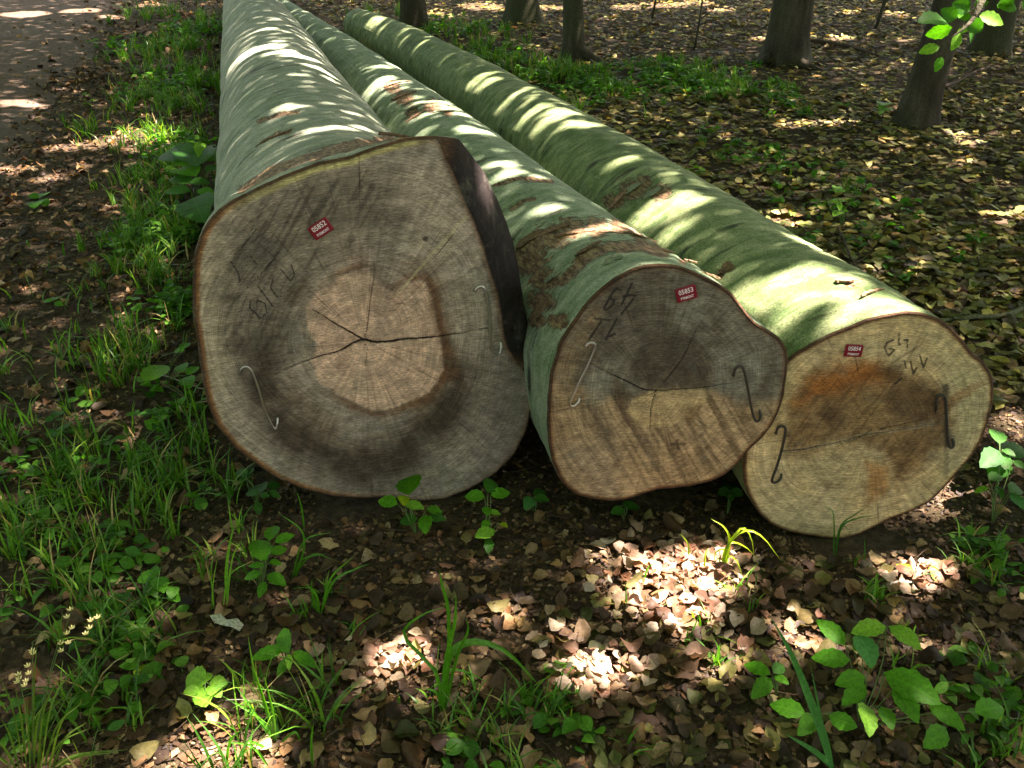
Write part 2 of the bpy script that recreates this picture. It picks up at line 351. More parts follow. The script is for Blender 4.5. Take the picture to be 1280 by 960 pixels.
WRITE = {}
def face_color_1(px, py, rim):
    k = lambda l: c1(l); P = (220 + 460 / 1.9587, 150 + 540 / 1.9587)
    dx, dy = px - P[0], py - P[1]; r = np.hypot(dx, dy); th = np.arctan2(dy, dx)
    c = np.broadcast_to(lin((160, 151, 131)), px.shape + (3,)).copy()
    c = mixc(c, .55 * sm(.45, .7, fbm(px / 60, py / 60, 11)), lin((116, 118, 104)))
    c = mixc(c, .5 * sm(.5, .72, fbm(px / 28 + 5, py / 28, 12)), lin((160, 154, 128)))
    c = mixc(c, .55 * (1 - sm(20, 60, px - 250)) * sm(230, 330, py), lin((172, 164, 132)))
    # upper left weathered dark, with slanting saw marks
    up_ = blob(px, py, k([(130,240),(330,150),(480,110),(560,240),(400,330),(330,420),(250,600),(130,560),(100,380)]), 22, 13, 14)
    c = mixc(c, .6 * up_, lin((88, 84, 70)))
    sw = vn((px * .83 + py * .45) / 2.6, (py * .83 - px * .45) / 46., 14)
    c = mixc(c, .6 * up_ * sm(.5, .8, sw), lin((50, 48, 42)))
    # growth rings
    rr = r * (1 + .05 * np.sin(th * 2 + 1) + .04 * np.sin(th * 3)) + 5 * fbm(th * 2.2 + 8, r / 60, 15)
    ring = vn(rr / 3.0, th * .7 + 40, 16); ring2 = vn(rr / 9.0, th * .5 + 40, 17)
    c = mixc(c, .22 * sm(.55, .9, ring), lin((88, 80, 62))); c = mixc(c, .3 * sm(.6, .9, ring2), lin((100, 92, 74)))
    # dark brown belt below and beside the heart
    belt = np.exp(-((rr - 145) / 34.) ** 2) * sm(-.15, .35, np.sin(th - .12)); belt2 = np.exp(-((rr - 112) / 17.) ** 2)
    c = mixc(c, np.clip(.95 * belt * (.5 + fbm(px / 24, py / 24, 18)), 0, .92), lin((58, 48, 36)))
    c = mixc(c, .5 * belt2 * sm(.3, .6, fbm(th * 2.5 + 9, r / 40, 19)), lin((96, 74, 52)))
    c = mixc(c, .45 * np.exp(-((rr - 138) / 7.) ** 2) * sm(.2, .8, -np.sin(th)), lin((160, 152, 128)))
    # right side grey
    c = mixc(c, .6 * sm(585, 650, px + .12 * (py - 400)), lin((92, 92, 84)))
    # heart
    ht = k([(320,462),(345,425),(400,385),(470,365),(490,400),(530,420),(575,395),(610,400),(636,470),(650,560),(655,610),(622,668),(560,692),(510,712),(460,705),(400,672),(352,640),(330,592),(346,546),(322,510)])
    hd = poly_sd(px, py, ht) + 3.5 * (fbm(px / 9, py / 9, 20) - .5) * 2
    brow = np.exp(-((hd - 5) / 6.) ** 2) * np.clip(.25 + .75 * sm(.0, .5, np.cos(th)) + .7 * sm(.7, .95, np.sin(th)) + .7 * np.exp(-((th + 1.75) / .35) ** 2), 0, 1)
    c = mixc(c, .8 * brow * (.6 + .6 * fbm(px / 14, py / 14, 21)), lin((104, 70, 42)))
    hm = 1 - sm(-1.6, 1.6, hd)
    hc = np.broadcast_to(lin((196, 168, 140)), px.shape + (3,)).copy()
    rad = vn(th * 26, r / 90, 22); hc = mixc(hc, .35 * sm(.55, .9, rad), lin((138, 120, 92)))
    hc = mixc(hc, .4 * sm(.5, .75, fbm(px / 30, py / 30, 23)), lin((150, 142, 118)))
    c = mixc(c, hm, hc)
    # grey run down from the top into the heart
    dr = blob(px, py, k([(480,120),(560,110),(545,300),(528,420),(520,520),(490,520),(482,400)]), 7, 24, 6)
    c = mixc(c, .45 * dr, lin((110, 104, 90)))
    # brown stain right of the heart
    c = mixc(c, .75 * blob(px, py, k([(612,385),(640,420),(655,520),(690,560),(700,640),(665,640),(650,560),(625,470)]), 6, 25, 6), lin((88, 62, 40)))
    # rays
    ry = vn(th * 60, r / 160, 26); c = mixc(c, .22 * sm(.62, .95, ry), lin((84, 80, 66)))
    # pale gash to the upper right, knot
    d, f = seg_dist(px, py, k([(540,430),(600,360),(660,290),(712,235)])); c = mixc(c, .7 * (1 - sm(.6, 2.2, d + 2.2 * (fbm(px / 4, py / 4, 27) - .5))), lin((178, 172, 130)))
    d = np.hypot(px - 531.4, py - 298); c = mixc(c, .9 * (1 - sm(2.5, 5, d)), lin((50, 42, 34)))
    d, f = seg_dist(px, py, O1_in[::-1]); c = mixc(c, .8 * (1 - sm(-3, 13, d + 12 * (fbm(px / 9, py / 9, 33) - .5))), lin((60, 55, 48)))
    # crayon writing
    wr = 1e9
    for l in [[(80,430),(110,400),(170,490),(180,560)], [(190,390),(260,360),(310,430)], [(130,710),(240,590),(360,470),(480,320)], [(480,450),(560,550),(590,500),(565,430)], [(430,520),(410,600),(460,670),(500,660)], [(310,580),(430,740)], [(260,690),(250,750),(300,790),(330,830),(380,790),(370,720),(310,690),(300,740)], [(190,300),(310,150)]]:
        wr = np.minimum(wr, seg_dist(px, py, zz_(270, 260, 6, l))[0])
    WRITE[1] = wr + .35
    c = mixc(c, .3 * blob(px, py, zz_(270, 260, 6, [(180,300),(320,160),(480,330),(480,480),(400,560),(150,560),(90,420)]), 6, 29, 6), lin((66, 64, 58)))
    # rim: inner bark orange brown at the left, yellow along the top
    wl = sm(-.2, .4, -np.cos(th)) * (1 - sm(.6, .95, -np.sin(th)))
    c = mixc(c, (1 - sm(.008, .017, rim)) * (.35 + .65 * wl), lin((128, 92, 56)))
    tp = sm(.62, .9, -np.sin(th)) * (1 - sm(510, 540, px))
    c = mixc(c, tp * (1 - sm(.012, .02, rim + .01 * (fbm(px / 20, py / 20, 30) - .5))), lin((168, 164, 110)))
    c = mixc(c, (1 - sm(.002, .006, rim)), lin((62, 48, 34)))
    return c
CR1 = [([(460,540),(400,505),(360,480),(320,456)], 1.5, .3), ([(460,540),(440,545),(400,566),(350,580),(300,598),(240,625)], 1.9, .2),
       ([(460,540),(490,546),(520,545),(570,535),(620,531),(700,522),(765,511)], 2.3, .3), ([(462,540),(470,510),(476,440),(485,350)], .8, .3),
       ([(460,540),(467,565),(463,605)], .8, .2), ([(530,445),(580,462),(612,498)], .6, .3)]

def face_color_2(px, py, rim):
    k = lambda l: c2(l); P = (640 + 525 / 2.908, 310 + 520 / 2.908)
    dx, dy = px - P[0], py - P[1]; r = np.hypot(dx, dy); th = np.arctan2(dy, dx)
    c = np.broadcast_to(lin((100, 96, 80)), px.shape + (3,)).copy()
    c = mixc(c, .6 * sm(.42, .68, fbm(px / 34, py / 34, 41)), lin((116, 116, 100)))
    c = mixc(c, .5 * sm(.5, .7, fbm(px / 16 + 3, py / 16, 42)), lin((82, 76, 62)))
    low = blob(px, py, k([(150,500),(300,520),(420,560),(525,520),(700,513),(800,560),(990,560),(940,680),(820,800),(640,880),(400,940),(200,910),(110,700)]), 9, 43, 9)
    c = mixc(c, .85 * low, lin((170, 148, 110)))
    st = vn((px * .86 - py * .5) / 3.0, (px * .5 + py * .86) / 55., 44); st2 = vn((px * .86 - py * .5) / 9.0, (px * .5 + py * .86) / 90., 45)
    c = mixc(c, .6 * low * sm(.55, .8, st), lin((92, 78, 56))); c = mixc(c, .55 * low * sm(.5, .75, st2), lin((104, 88, 64)))
    c = mixc(c, .6 * blob(px, py, k([(270,500),(380,470),(420,600),(560,860),(400,860),(330,700)]), 12, 46, 12) * sm(.35, .6, st2), lin((84, 78, 64)))
    c = mixc(c, .55 * blob(px, py, k([(180,720),(330,700),(400,900),(250,910)]), 20, 60, 12), lin((150, 136, 112)))
    # dark middle
    c = mixc(c, .7 * blob(px, py, k([(480,320),(560,285),(660,300),(715,380),(700,505),(530,515),(440,470),(440,400)]), 8, 47, 10), lin((66, 60, 48)))
    c = mixc(c, .45 * blob(px, py, k([(320,120),(560,80),(620,250),(480,300),(380,400),(280,380)]), 14, 61, 12), lin((80, 74, 62)))
    # grey green damp spots
    for l, s in (([(270,470),(340,450),(370,500),(330,560),(270,560)], 48), ([(740,380),(860,360),(920,440),(860,560),(740,520)], 49), ([(560,200),(700,190),(720,270),(620,290)], 50), ([(330,405),(390,400),(400,430),(340,440)], 51)):
        c = mixc(c, .6 * blob(px, py, k(l), 8, s, 9), lin((130, 134, 116)))
    # light heart wedge and dark ring by it
    c = mixc(c, .55 * blob(px, py, k([(375,480),(440,540),(415,600),(440,650),(400,640),(370,560)]), 6, 52, 5), lin((76, 62, 46)))
    hw = blob(px, py, k([(528,522),(700,514),(706,545),(670,600),(600,640),(545,650),(490,655),(440,635),(418,592),(440,548)]), 2.5, 53, 4)
    c = mixc(c, .8 * hw, lin((176, 158, 114))); c = mixc(c, .35 * hw * sm(.5, .85, vn(th * 20, r / 60, 54)), lin((130, 110, 76)))
    c = mixc(c, .6 * blob(px, py, k([(620,600),(700,555),(690,600),(640,640)]), 4, 55, 5), lin((104, 80, 52)))
    d, f = seg_dist(px, py, k([(580,712),(625,712)])); d2, f = seg_dist(px, py, k([(600,698),(604,728)]))
    c = mixc(c, .7 * (1 - sm(1.2, 3.2, np.minimum(d, d2))), lin((60, 44, 32)))
    # left sapwood
    lf = blob(px, py, k([(250,260),(320,200),(300,330),(240,420),(210,560),(210,760),(330,900),(200,900),(120,700),(130,470)]), 10, 56, 8)
    c = mixc(c, .6 * lf, lin((140, 118, 86)))
    c = mixc(c, .22 * sm(.62, .95, vn(th * 55, r / 130, 57)), lin((70, 62, 48)))
    ring = vn((r + 4 * fbm(th * 2 + 9, r / 50, 58)) / 3., th * .6 + 30, 59); c = mixc(c, .2 * sm(.5, .9, ring), lin((74, 66, 52)))
    wr = 1e9
    for l in [[(490,210),(450,195),(420,230),(380,300),(350,360),(370,370),(420,330),(435,285),(395,270)], [(575,155),(490,330)], [(505,260),(545,250),(605,250)], [(590,275),(490,400)], [(275,435),(400,450)], [(330,460),(235,600)], [(455,440),(365,605)], [(375,590),(440,560)]]:
        wr = np.minimum(wr, seg_dist(px, py, zz_(700, 330, 6.4, l))[0])
    WRITE[2] = wr
    c = mixc(c, .9 * (1 - sm(.006, .013, rim)) * (.4 + .6 * sm(-.3, .5, np.sin(th))), lin((110, 76, 46)))
    c = mixc(c, (1 - sm(.002, .006, rim)), lin((54, 40, 28)))
    return c
CR2 = [([(525,520),(470,515),(420,488),(350,455),(280,420)], 1.3, .3), ([(525,520),(600,517),(700,510),(780,499),(860,488)], 1.1, .3),
       ([(525,520),(600,430),(655,330),(690,270),(740,150)], .65, .5), ([(525,520),(510,570),(502,610),(500,665)], .8, .2), ([(520,525),(480,540),(440,556)], .6, .2)]

def face_color_3(px, py, rim):
    k = lambda l: c3f(l); P = (900 + 570 / 3., 370 + 500 / 3.)
    dx, dy = px - P[0], py - P[1]; r = np.hypot(dx, dy); th = np.arctan2(dy, dx)
    c = np.broadcast_to(lin((186, 166, 118)), px.shape + (3,)).copy()
    c = mixc(c, .6 * sm(400, 450, py) * sm(.3, .7, fbm(px / 40, py / 40, 71)), lin((184, 172, 132)))
    c = mixc(c, .7 * blob(px, py, k([(760,120),(1000,260),(1030,420),(900,660),(700,820),(860,560),(880,380)]), 22, 72, 12), lin((156, 152, 110)))
    arc = vn((r + 3 * fbm(th * 2, r / 40, 73)) / 2.6, th * 1.2 + 30, 74); c = mixc(c, .25 * sm(.6, .9, arc), lin((128, 108, 70)))
    for m in (0.35, 1.9):
        s_ = vn((px * math.cos(m) + py * math.sin(m)) / 2.4, (-px * math.sin(m) + py * math.cos(m)) / 60., 75)
        c = mixc(c, .22 * sm(.6, .9, s_), lin((196, 184, 138)))
    # brown heart
    br = blob(px, py, k([(270,380),(320,320),(430,250),(560,235),(700,290),(800,320),(860,360),(850,500),(760,640),(660,720),(620,600),(520,540),(380,570),(250,590),(240,480)]), 14, 76, 18)
    c = mixc(c, .8 * br, lin((112, 84, 50)))
    c = mixc(c, .75 * blob(px, py, k([(330,290),(460,245),(600,245),(640,300),(520,350),(400,380),(330,420),(280,400)]), 14, 77, 14), lin((150, 90, 34)))
    c = mixc(c, .65 * blob(px, py, k([(640,330),(830,350),(840,470),(760,480),(650,470),(600,400)]), 9, 78, 12), lin((80, 62, 42)))
    c = mixc(c, .7 * blob(px, py, k([(380,400),(440,395),(470,440),(420,480),(370,460)]), 8, 79, 9), lin((62, 44, 28)))
    c = mixc(c, .6 * blob(px, py, k([(590,270),(680,260),(690,300),(620,320)]), 7, 80, 8), lin((66, 50, 32)))
    c = mixc(c, .6 * blob(px, py, k([(480,430),(600,400),(620,470),(500,500)]), 12, 81, 12), lin((140, 118, 76)))
    c = mixc(c, .55 * blob(px, py, k([(660,690),(760,620),(830,560),(860,520),(840,490),(760,560),(640,620)]), 12, 82, 14), lin((94, 70, 42)))
    c = mixc(c, .7 * blob(px, py, k([(545,620),(630,640),(640,740),(560,770)]), 6, 83, 7), lin((146, 98, 48)))
    c = mixc(c, .55 * blob(px, py, k([(270,600),(530,590),(550,760),(400,720),(300,660)]), 10, 84, 12), lin((158, 146, 106)))
    c = mixc(c, .6 * blob(px, py, k([(380,690),(450,700),(450,720),(400,718)]), 5, 85, 6), lin((96, 78, 52)))
    d, f = seg_dist(px, py, k([(850,415),(900,370),(985,325)])); c = mixc(c, .7 * (1 - sm(2, 9, d + 6 * (fbm(px / 10, py / 10, 86) - .5))) * (1 - .6 * f), lin((128, 84, 42)))
    c = mixc(c, .45 * br * sm(.55, .85, vn((px * .8 + py * .6) / 3, (py * .8 - px * .6) / 30, 87)), lin((74, 56, 36)))
    # dark streak and spot along and below the right hook
    d, f = seg_dist(px, py, k([(846,340),(848,520),(850,680)])); c = mixc(c, .75 * (1 - sm(1.5, 5, d + 5 * (fbm(px / 7, py / 7, 88) - .5))) * (1 - .55 * f), lin((54, 52, 46)))
    c = mixc(c, .6 * blob(px, py, k([(850,500),(880,530),(870,570),(845,560)]), 4, 89, 4), lin((48, 44, 40)))
    # broad pale crack line
    d, f = seg_dist(px, py, k([(235,580),(330,570),(430,550),(540,520),(650,505),(740,490),(800,478)])); c = mixc(c, .6 * (1 - sm(1.2, 3.6, d + 1.5 * (fbm(px / 6, py / 6, 90) - .5))), lin((136, 126, 98)))
    wr = 1e9
    for l in [[(465,150),(410,170),(395,215),(425,270),(470,225),(430,215)], [(505,105),(500,185),(520,185)], [(540,150),(575,150)], [(565,150),(565,205)], [(545,310),(555,360)], [(590,310),(610,405),(635,360)], [(660,265),(685,360),(715,285)], [(470,480),(525,435)]]:
        wr = np.minimum(wr, seg_dist(px, py, zz_(1040, 400, 6, l))[0])
    WRITE[3] = wr + .15
    d, f = seg_dist(px, py, zz_(1040, 400, 6, [(445,330),(680,178)])); c = mixc(c, .6 * (1 - sm(.5, 1.4, d)), lin((86, 74, 44)))
    c = mixc(c, .8 * (1 - sm(.005, .011, rim)), lin((132, 98, 58)))
    c = mixc(c, (1 - sm(.002, .005, rim)), lin((66, 48, 32)))
    return c
CR3 = [([(225,583),(330,572),(430,552),(540,522),(650,507),(740,492),(805,480)], .8, .4), ([(570,500),(500,540),(430,560)], .5, .3), ([(600,500),(700,480),(800,462),(845,440)], .7, .4)]

LOGS = {}
def build_log(key, label, gpx, par, fwd, fyaw, outer, out_s, inner, ccol, cracks, barkmat, peel, tint_seed, L=12.5):
    yaw, q0, Ra, Rb, fl, bd, lf = par
    d = np.array([math.sin(yaw), math.cos(yaw), 0]); l = np.array([math.cos(yaw), -math.sin(yaw), 0])
    G = ground_at(*gpx); dA, lA, GA = d, l, G                     # axis frame
    # the sawn plane: moved along the axis and turned a little against it
    d = np.array([math.sin(fyaw), math.cos(fyaw), 0]); l = np.array([math.cos(fyaw), -math.sin(fyaw), 0])
    G = GA - dA * fwd
    def to_uv(pts, s):
        o = []
        for (x, y), ss in zip(pts, s):
            q = on_plane(x, y, G + d * ss, d); o.append((((q - G) @ l), q[2]))
        return np.array(o)
    U_out = to_uv(outer, out_s); U_in = to_uv(inner, [0] * len(inner))
    cen = (U_out.min(0) + U_out.max(0)) / 2
    K = 400; TH = np.linspace(-np.pi, np.pi, K, endpoint=False)
    def polar(U, extra=None):
        # dense resample so that straight runs stay straight
        Up = np.vstack([U, U[:1]]); n_ = 24
        t = np.linspace(0, len(U), len(U) * n_, endpoint=False); i = t.astype(int); f = (t - i)[:, None]
        D = Up[i] * (1 - f) + Up[i + 1] * f; e = None
        if extra is not None: ee = np.r_[extra, extra[0]]; e = ee[i] * (1 - f[:, 0]) + ee[i + 1] * f[:, 0]
        a = np.arctan2(D[:, 1] - cen[1], D[:, 0] - cen[0]); r = np.hypot(*(D - cen).T); o = np.argsort(a)
        a, r = a[o], r[o]; aa = np.r_[a - 2 * np.pi, a, a + 2 * np.pi]
        R = np.interp(TH, aa, np.r_[r, r, r]); kk = np.array([1, 2, 3, 2, 1]) / 9.
        R = sum(w * np.roll(R, s_) for w, s_ in zip(kk, range(-2, 3)))
        if extra is None: return R
        return R, np.interp(TH, aa, np.tile(e[o], 3))
    r_out, s_out = polar(U_out, np.array(out_s, float)); r_in = polar(U_in)
    wob = .003 * (fbm(TH * 9 + 30, TH * 0 + tint_seed, tint_seed, 4) - .5)
    r_out = r_out + wob; r_in = np.minimum(r_in + wob, r_out - .005)
    s_out = np.maximum(s_out, .005)
    to3 = lambda u, v, s: G + l * u[..., None] + ZUP * v[..., None] + d * s[..., None] if True else None
    root = empty('beech_log', to3(np.array(cen[0]), np.array(0.), np.array(0.)), label, 'log', 'felled beech logs lying side by side')
    # ---- sawn end: polar sheet
    M = 110; T = np.linspace(0, 1, M + 1)[1:]
    u = cen[0] + np.cos(TH)[None] * r_in[None] * T[:, None]; v = cen[1] + np.sin(TH)[None] * r_in[None] * T[:, None]
    rim = (1 - T)[:, None] * r_in[None] * np.ones((M, K))
    flat = to3(u, v, np.zeros_like(u)); pp = proj(flat); px, py = pp[..., 0], pp[..., 1]
    rim_true = rim + np.maximum(0, 0)
    col = ccol(px, py, rim_true)
    ck = np.zeros_like(px); ckd = np.full_like(px, 6.)
    for pts, w, tip in cracks:
        mp = {1: c1, 2: c2, 3: c3f}[key](pts); mp = spline(mp, 40); jit = np.cumsum(rng.normal(size=(40, 2)) * .25, axis=0); mp = mp + jit - np.linspace(0, 1, 40)[:, None] * jit[-1]
        dd, f = seg_dist(px, py, mp); ww = w * (1 - (1 - tip) * f) * (.7 + .6 * fbm(f * 14, f * 0 + w, 5))
        ckd = np.minimum(ckd, dd - ww * .62 + .25)
        ck = np.maximum(ck, min(1, .25 + w * .5) * (.55 + .45 * sm(.3, .5, fbm(f * 22, f * 0 + 3 * w, 6))) * (1 - sm(ww * .4, ww * 1.05 + .35, dd)))
    col = mixc(col, .3 * ck, lin((46, 38, 30)))
    disp = .004 * (fbm(u * 7, v * 7, tint_seed + 1) - .5) + .0016 * (vn((u * .8 + v * .6) * 130, (v * .8 - u * .6) * 6, tint_seed + 2) - .5) + .009 * ck
    disp *= sm(0, .03, rim + .006)
    W = flat + d * disp[..., None]
    c0 = to3(np.array(cen[0]), np.array(cen[1]), np.array(0.)); V = np.vstack([W.reshape(-1, 3), c0[None]])
    colv = np.c_[np.vstack([col.reshape(-1, 3), col[0].mean(0)[None]]), np.ones(M * K + 1)]
    pith = on_plane(*{1: (454.8, 425.7), 2: (820.5, 488.8), 3: (1090., 536.7)}[key], G, d); pu, pv = (pith - G) @ l, pith[2]
    def polv(u_, v_):
        q, t_ = np.hypot(u_ - pu, v_ - pv), np.arctan2(v_ - pv, u_ - pu); q = q * (1 + .06 * np.sin(2 * t_ + key) + .05 * np.sin(3 * t_ + 2 * key)) + .012 * fbm(u_ * 9, v_ * 9, 31 + key)
        return np.stack([np.cos(t_), np.sin(t_), q], -1).reshape(-1, 3)
    fuv = np.c_[np.r_[u.ravel(), cen[0]], np.r_[v.ravel(), cen[1]], np.zeros(M * K + 1)]
    j = np.arange(K); fan = np.stack([np.full(K, M * K), (j + 1) % K, j], -1)
    add('end_face', mesh_data('end_face', V, [grid_faces(M, K, True)[:, ::-1], fan[:, ::-1]], True, {'col': colv, 'fuv': fuv, 'ckd': np.r_[np.clip(ckd, -3, 6).ravel(), ckd[0].mean()], 'wrd': np.r_[np.clip(WRITE[key], 0, 6).ravel(), 6.], 'pol': polv(np.r_[u.ravel(), cen[0]], np.r_[v.ravel(), cen[1]])}), WOOD, root)
    # ---- rim strip / slanting side cut between the flat face and the bark
    NR = 22; t = np.linspace(0, 1, NR)
    rr = r_in[None] * (1 - t[:, None]) + r_out[None] * t[:, None]
    rnd = t[:, None] ** 1.6
    big = sm(.02, .06, s_out)[None]
    ss = s_out[None] * (rnd * (1 - big) + t[:, None] ** 1.45 * big)
    u2 = cen[0] + np.cos(TH) * rr; v2 = cen[1] + np.sin(TH) * rr
    bumpy = big * np.sin(t * np.pi)[:, None] * (.022 * (fbm(u2 * 14, v2 * 14, 88) - .45) + .012 * (fbm(u2 * 70, v2 * 18, 89) - .5))
    W2 = to3(u2, v2, ss + bumpy); W2[0] = W[-1]
    base = lin((74, 56, 38)); facet = lin((32, 30, 28))
    f2 = np.broadcast_to(big, rr.shape)
    cl = np.broadcast_to(base, rr.shape + (3,)).copy() * (.7 + .6 * fbm(u2 * 60, v2 * 60, 90))[..., None]
    fc = facet * (.4 + .7 * fbm(u2 * 16, v2 * 16, 91))[..., None]
    fc = mixc(fc, .5 * sm(.55, .75, fbm(u2 * 30 + 4, v2 * 9, 92)), lin((54, 48, 44)))
    cl = cl * (1 - f2[..., None]) + fc * f2[..., None]
    attrs = {'col': np.c_[cl.reshape(-1, 3), np.ones(NR * K)], 'fuv': np.stack([u2, v2, ss], -1).reshape(-1, 3), 'pol': polv(u2, v2), 'ckd': np.full(NR * K, 6.), 'wrd': np.full(NR * K, 6.)}
    gf = grid_faces(NR, K, True)[:, ::-1]
    if (s_out > .02).any():
        isf = (s_out > .02)[(gf[:, 0] % K)]
        add('bark_edge', mesh_data('bark_edge', W2.reshape(-1, 3), [gf[~isf]], True, attrs), WOOD, root)
        sc_ = add('side_cut', mesh_data('side_cut', W2.reshape(-1, 3), [gf[isf]], True, attrs), WOOD, root)
        sc_['label'] = 'dark weathered slanting cut along the right shoulder'
    else: add('bark_edge', mesh_data('bark_edge', W2.reshape(-1, 3), [gf], True, attrs), WOOD, root)
    # ---- bark
    S = np.r_[0, .003, .008, .015, .025, np.linspace(.04, 1.6, 80), np.geomspace(1.64, L, 75)]
    KB = 400; NS = len(S); Sg = S[:, None]
    R = Ra + (Rb - Ra) * Sg / 8 + fl * np.exp(-Sg / .5)
    cz = R[:, 0] - .03 + lf * np.clip(S / 8, 0, 2)
    w = np.exp(-(Sg / .42) ** 1.25)
    fp = to3(cen[0] + np.cos(TH) * r_out, cen[1] + np.sin(TH) * r_out, s_out)[None]          # ring where the bark starts
    ring3 = lambda q: np.cos(TH)[None, :, None] * q + np.sin(TH)[None, :, None] * ZUP
    cc_ = GA + dA * (Sg - fwd) + lA * (q0 + bd * (Sg / 8) ** 2); cc_[:, 2] = cz
    Wb = w[..., None] * (fp + dA * Sg[..., None]) + (1 - w[..., None]) * (cc_[:, None] + ring3(lA) * R[..., None])
    nx = ring3(lA)
    bv = np.stack([np.cos(TH)[None] * np.ones_like(Sg) * Ra, np.sin(TH)[None] * np.ones_like(Sg) * Ra, Sg * np.ones((1, K))], -1)
    a_ = TH[None] * np.ones_like(Sg)
    wr = fbm(np.cos(a_) * 1.6 + 7, np.sin(a_) * 1.6 + Sg * 1.3, tint_seed + 5) - .5
    wr2 = vn(np.cos(a_) * 2.4 + Sg * 16, np.sin(a_) * 2.4 + 40, tint_seed + 6) - .5
    pw = proj(Wb); vis = ((CAM - Wb) * nx).sum(-1) > 0
    pl = np.zeros(pw.shape[:2])
    for q in peel:
        if len(q) == 3: pl = np.maximum(pl, (1.15 - np.hypot(pw[..., 0] - q[0], (pw[..., 1] - q[1]) * 1.3) / q[2]))
        else: pl = np.maximum(pl, (1.15 - seg_dist(pw[..., 0], pw[..., 1], q[1])[0] / (q[0] * (.6 + .9 * fbm(pw[..., 0] / 14, pw[..., 1] / 14, 3)))))
    pl = np.where(vis, np.clip(pl, 0, 1), 0)
    away = sm(0, .12, Sg)
    Wb = Wb + nx * (away * (.030 * wr + .007 * wr2) - .006 * pl * (S[:, None] > .01))[..., None]
    Wb[0] = W2[-1]
    me = mesh_data('bark', np.vstack([Wb.reshape(-1, 3), cc_[-1:]]), [grid_faces(NS, K, True)[:, ::-1], np.stack([np.full(K, NS * K), (NS - 1) * K + j, (NS - 1) * K + (j + 1) % K], -1)[:, ::-1]], True,
                   {'bv': np.vstack([bv.reshape(-1, 3), [[0, 0, L]]]), 'peel': np.r_[pl.ravel(), 0]})
    add('bark', me, barkmat, root)
    LOGS[key] = dict(root=root, G=G, d=d, l=l, dA=dA, px=pw, W=Wb, vis=vis, n=nx)
    # clear zone for leaves: centreline and radius
    LOG_LINES.append((GA, dA, lA, q0, bd, Ra, Rb))
    return root

LOG1 = build_log(1, 'largest beech log with dark side cut and pale heart, beside the grass verge', (490, 632), (-.2874, .0054, .4458, .3492, .0573, 0, -.0255), 0, -.2874,
    O1 + O1_out, [0] * len(O1) + O1_s, O1 + O1_in, face_color_1, CR1, BARK1,
    [(6.5, [(300,236),(318,224),(350,208),(385,196),(430,184),(480,172),(545,166)]), (4.5, [(330,176),(345,168),(362,165)]), (3.5, [(322,150),(350,140),(372,138)])], 101)
LOG2 = build_log(2, 'middle beech log with half dark, half tan sawn end and torn bark', (740, 631), (-.2903, .2, .3403, .2064, .0119, -.1765, 0), .12, -.07,
    O2, [0] * len(O2), O2, face_color_2, CR2, BARK2,
    [(660,325,34),(680,350,26),(665,310,26),(690,296,30),(715,285,26),(745,285,24),(775,282,20),(800,292,18),(830,310,13),(675,375,26),(695,400,20),(670,400,18),(9, [(700,350),(730,322),(765,308),(800,306),(830,314)]), (4, [(640,262),(655,252),(668,250)]), (4, [(618,232),(650,222),(690,226)]), (855,325,9),(490,108,15),(505,122,18),(540,132,16),(515,140,14),(560,140,10)], 201)
LOG3 = build_log(3, 'rightmost beech log with tan sawn end and orange brown heart', (1050, 674), (-.2015, .0898, .3143, .215, .0304, -.651, -.0351), -.09, .05,
    O3, [0] * len(O3), O3, face_color_3, CR3, BARK3,
    [(790,235,26),(765,250,18),(825,238,20),(805,225,14),(1062,353,9),(910,335,12),(900,345,9)], 301, 9.4)

# ------------------------------------------------------------------ hooks and number plates on the sawn ends
def hook(log, pts, rad, mat, label=None):
    g = LOGS[log]; p = [on_plane(x, y, g['G'] - g['d'] * .0055, g['d']) for x, y in pts]
    p = spline(p, 44)
    lift = .003 + .005 * np.sin(np.linspace(0, 1, 44) * np.pi); lift[:2] -= .012; lift[-2:] -= .012
    p = p - g['d'] * lift[:, None]
    V, F = tube(p, rad, 8); o = add('hook', mesh_data('hook', V, F), mat, g['root'])
    if label: o['label'] = label
hook(1, c1([(158,630),(160,608),(172,601),(185,612),(200,650),(215,700),(235,745),(245,752),(250,728)]), .0030, STEEL)
hook(1, c1([(728,424),(738,408),(750,407),(760,430),(766,480),(771,550),(780,566),(792,568),(797,542)]), .0038, STEEL)
hook(2, c2([(260,365),(275,345),(292,340),(301,355),(275,420),(240,490),(210,558),(225,570),(252,545)]), .0030, STEEL)
hook(2, c2([(805,475),(808,440),(825,425),(840,440),(855,510),(868,580),(882,622),(898,620),(905,590)]), .0036, RUST, 'dark weathered hook')
hook(3, c3f([(208,525),(214,494),(230,484),(243,495),(232,560),(212,630),(193,688),(215,692),(237,665)]), .0038, RUST, 'dark weathered hook')
hook(3, c3f([(812,445),(808,385),(824,366),(841,380),(845,450),(850,530),(858,562),(872,560),(876,535)]), .0040, RUST, 'dark weathered hook')

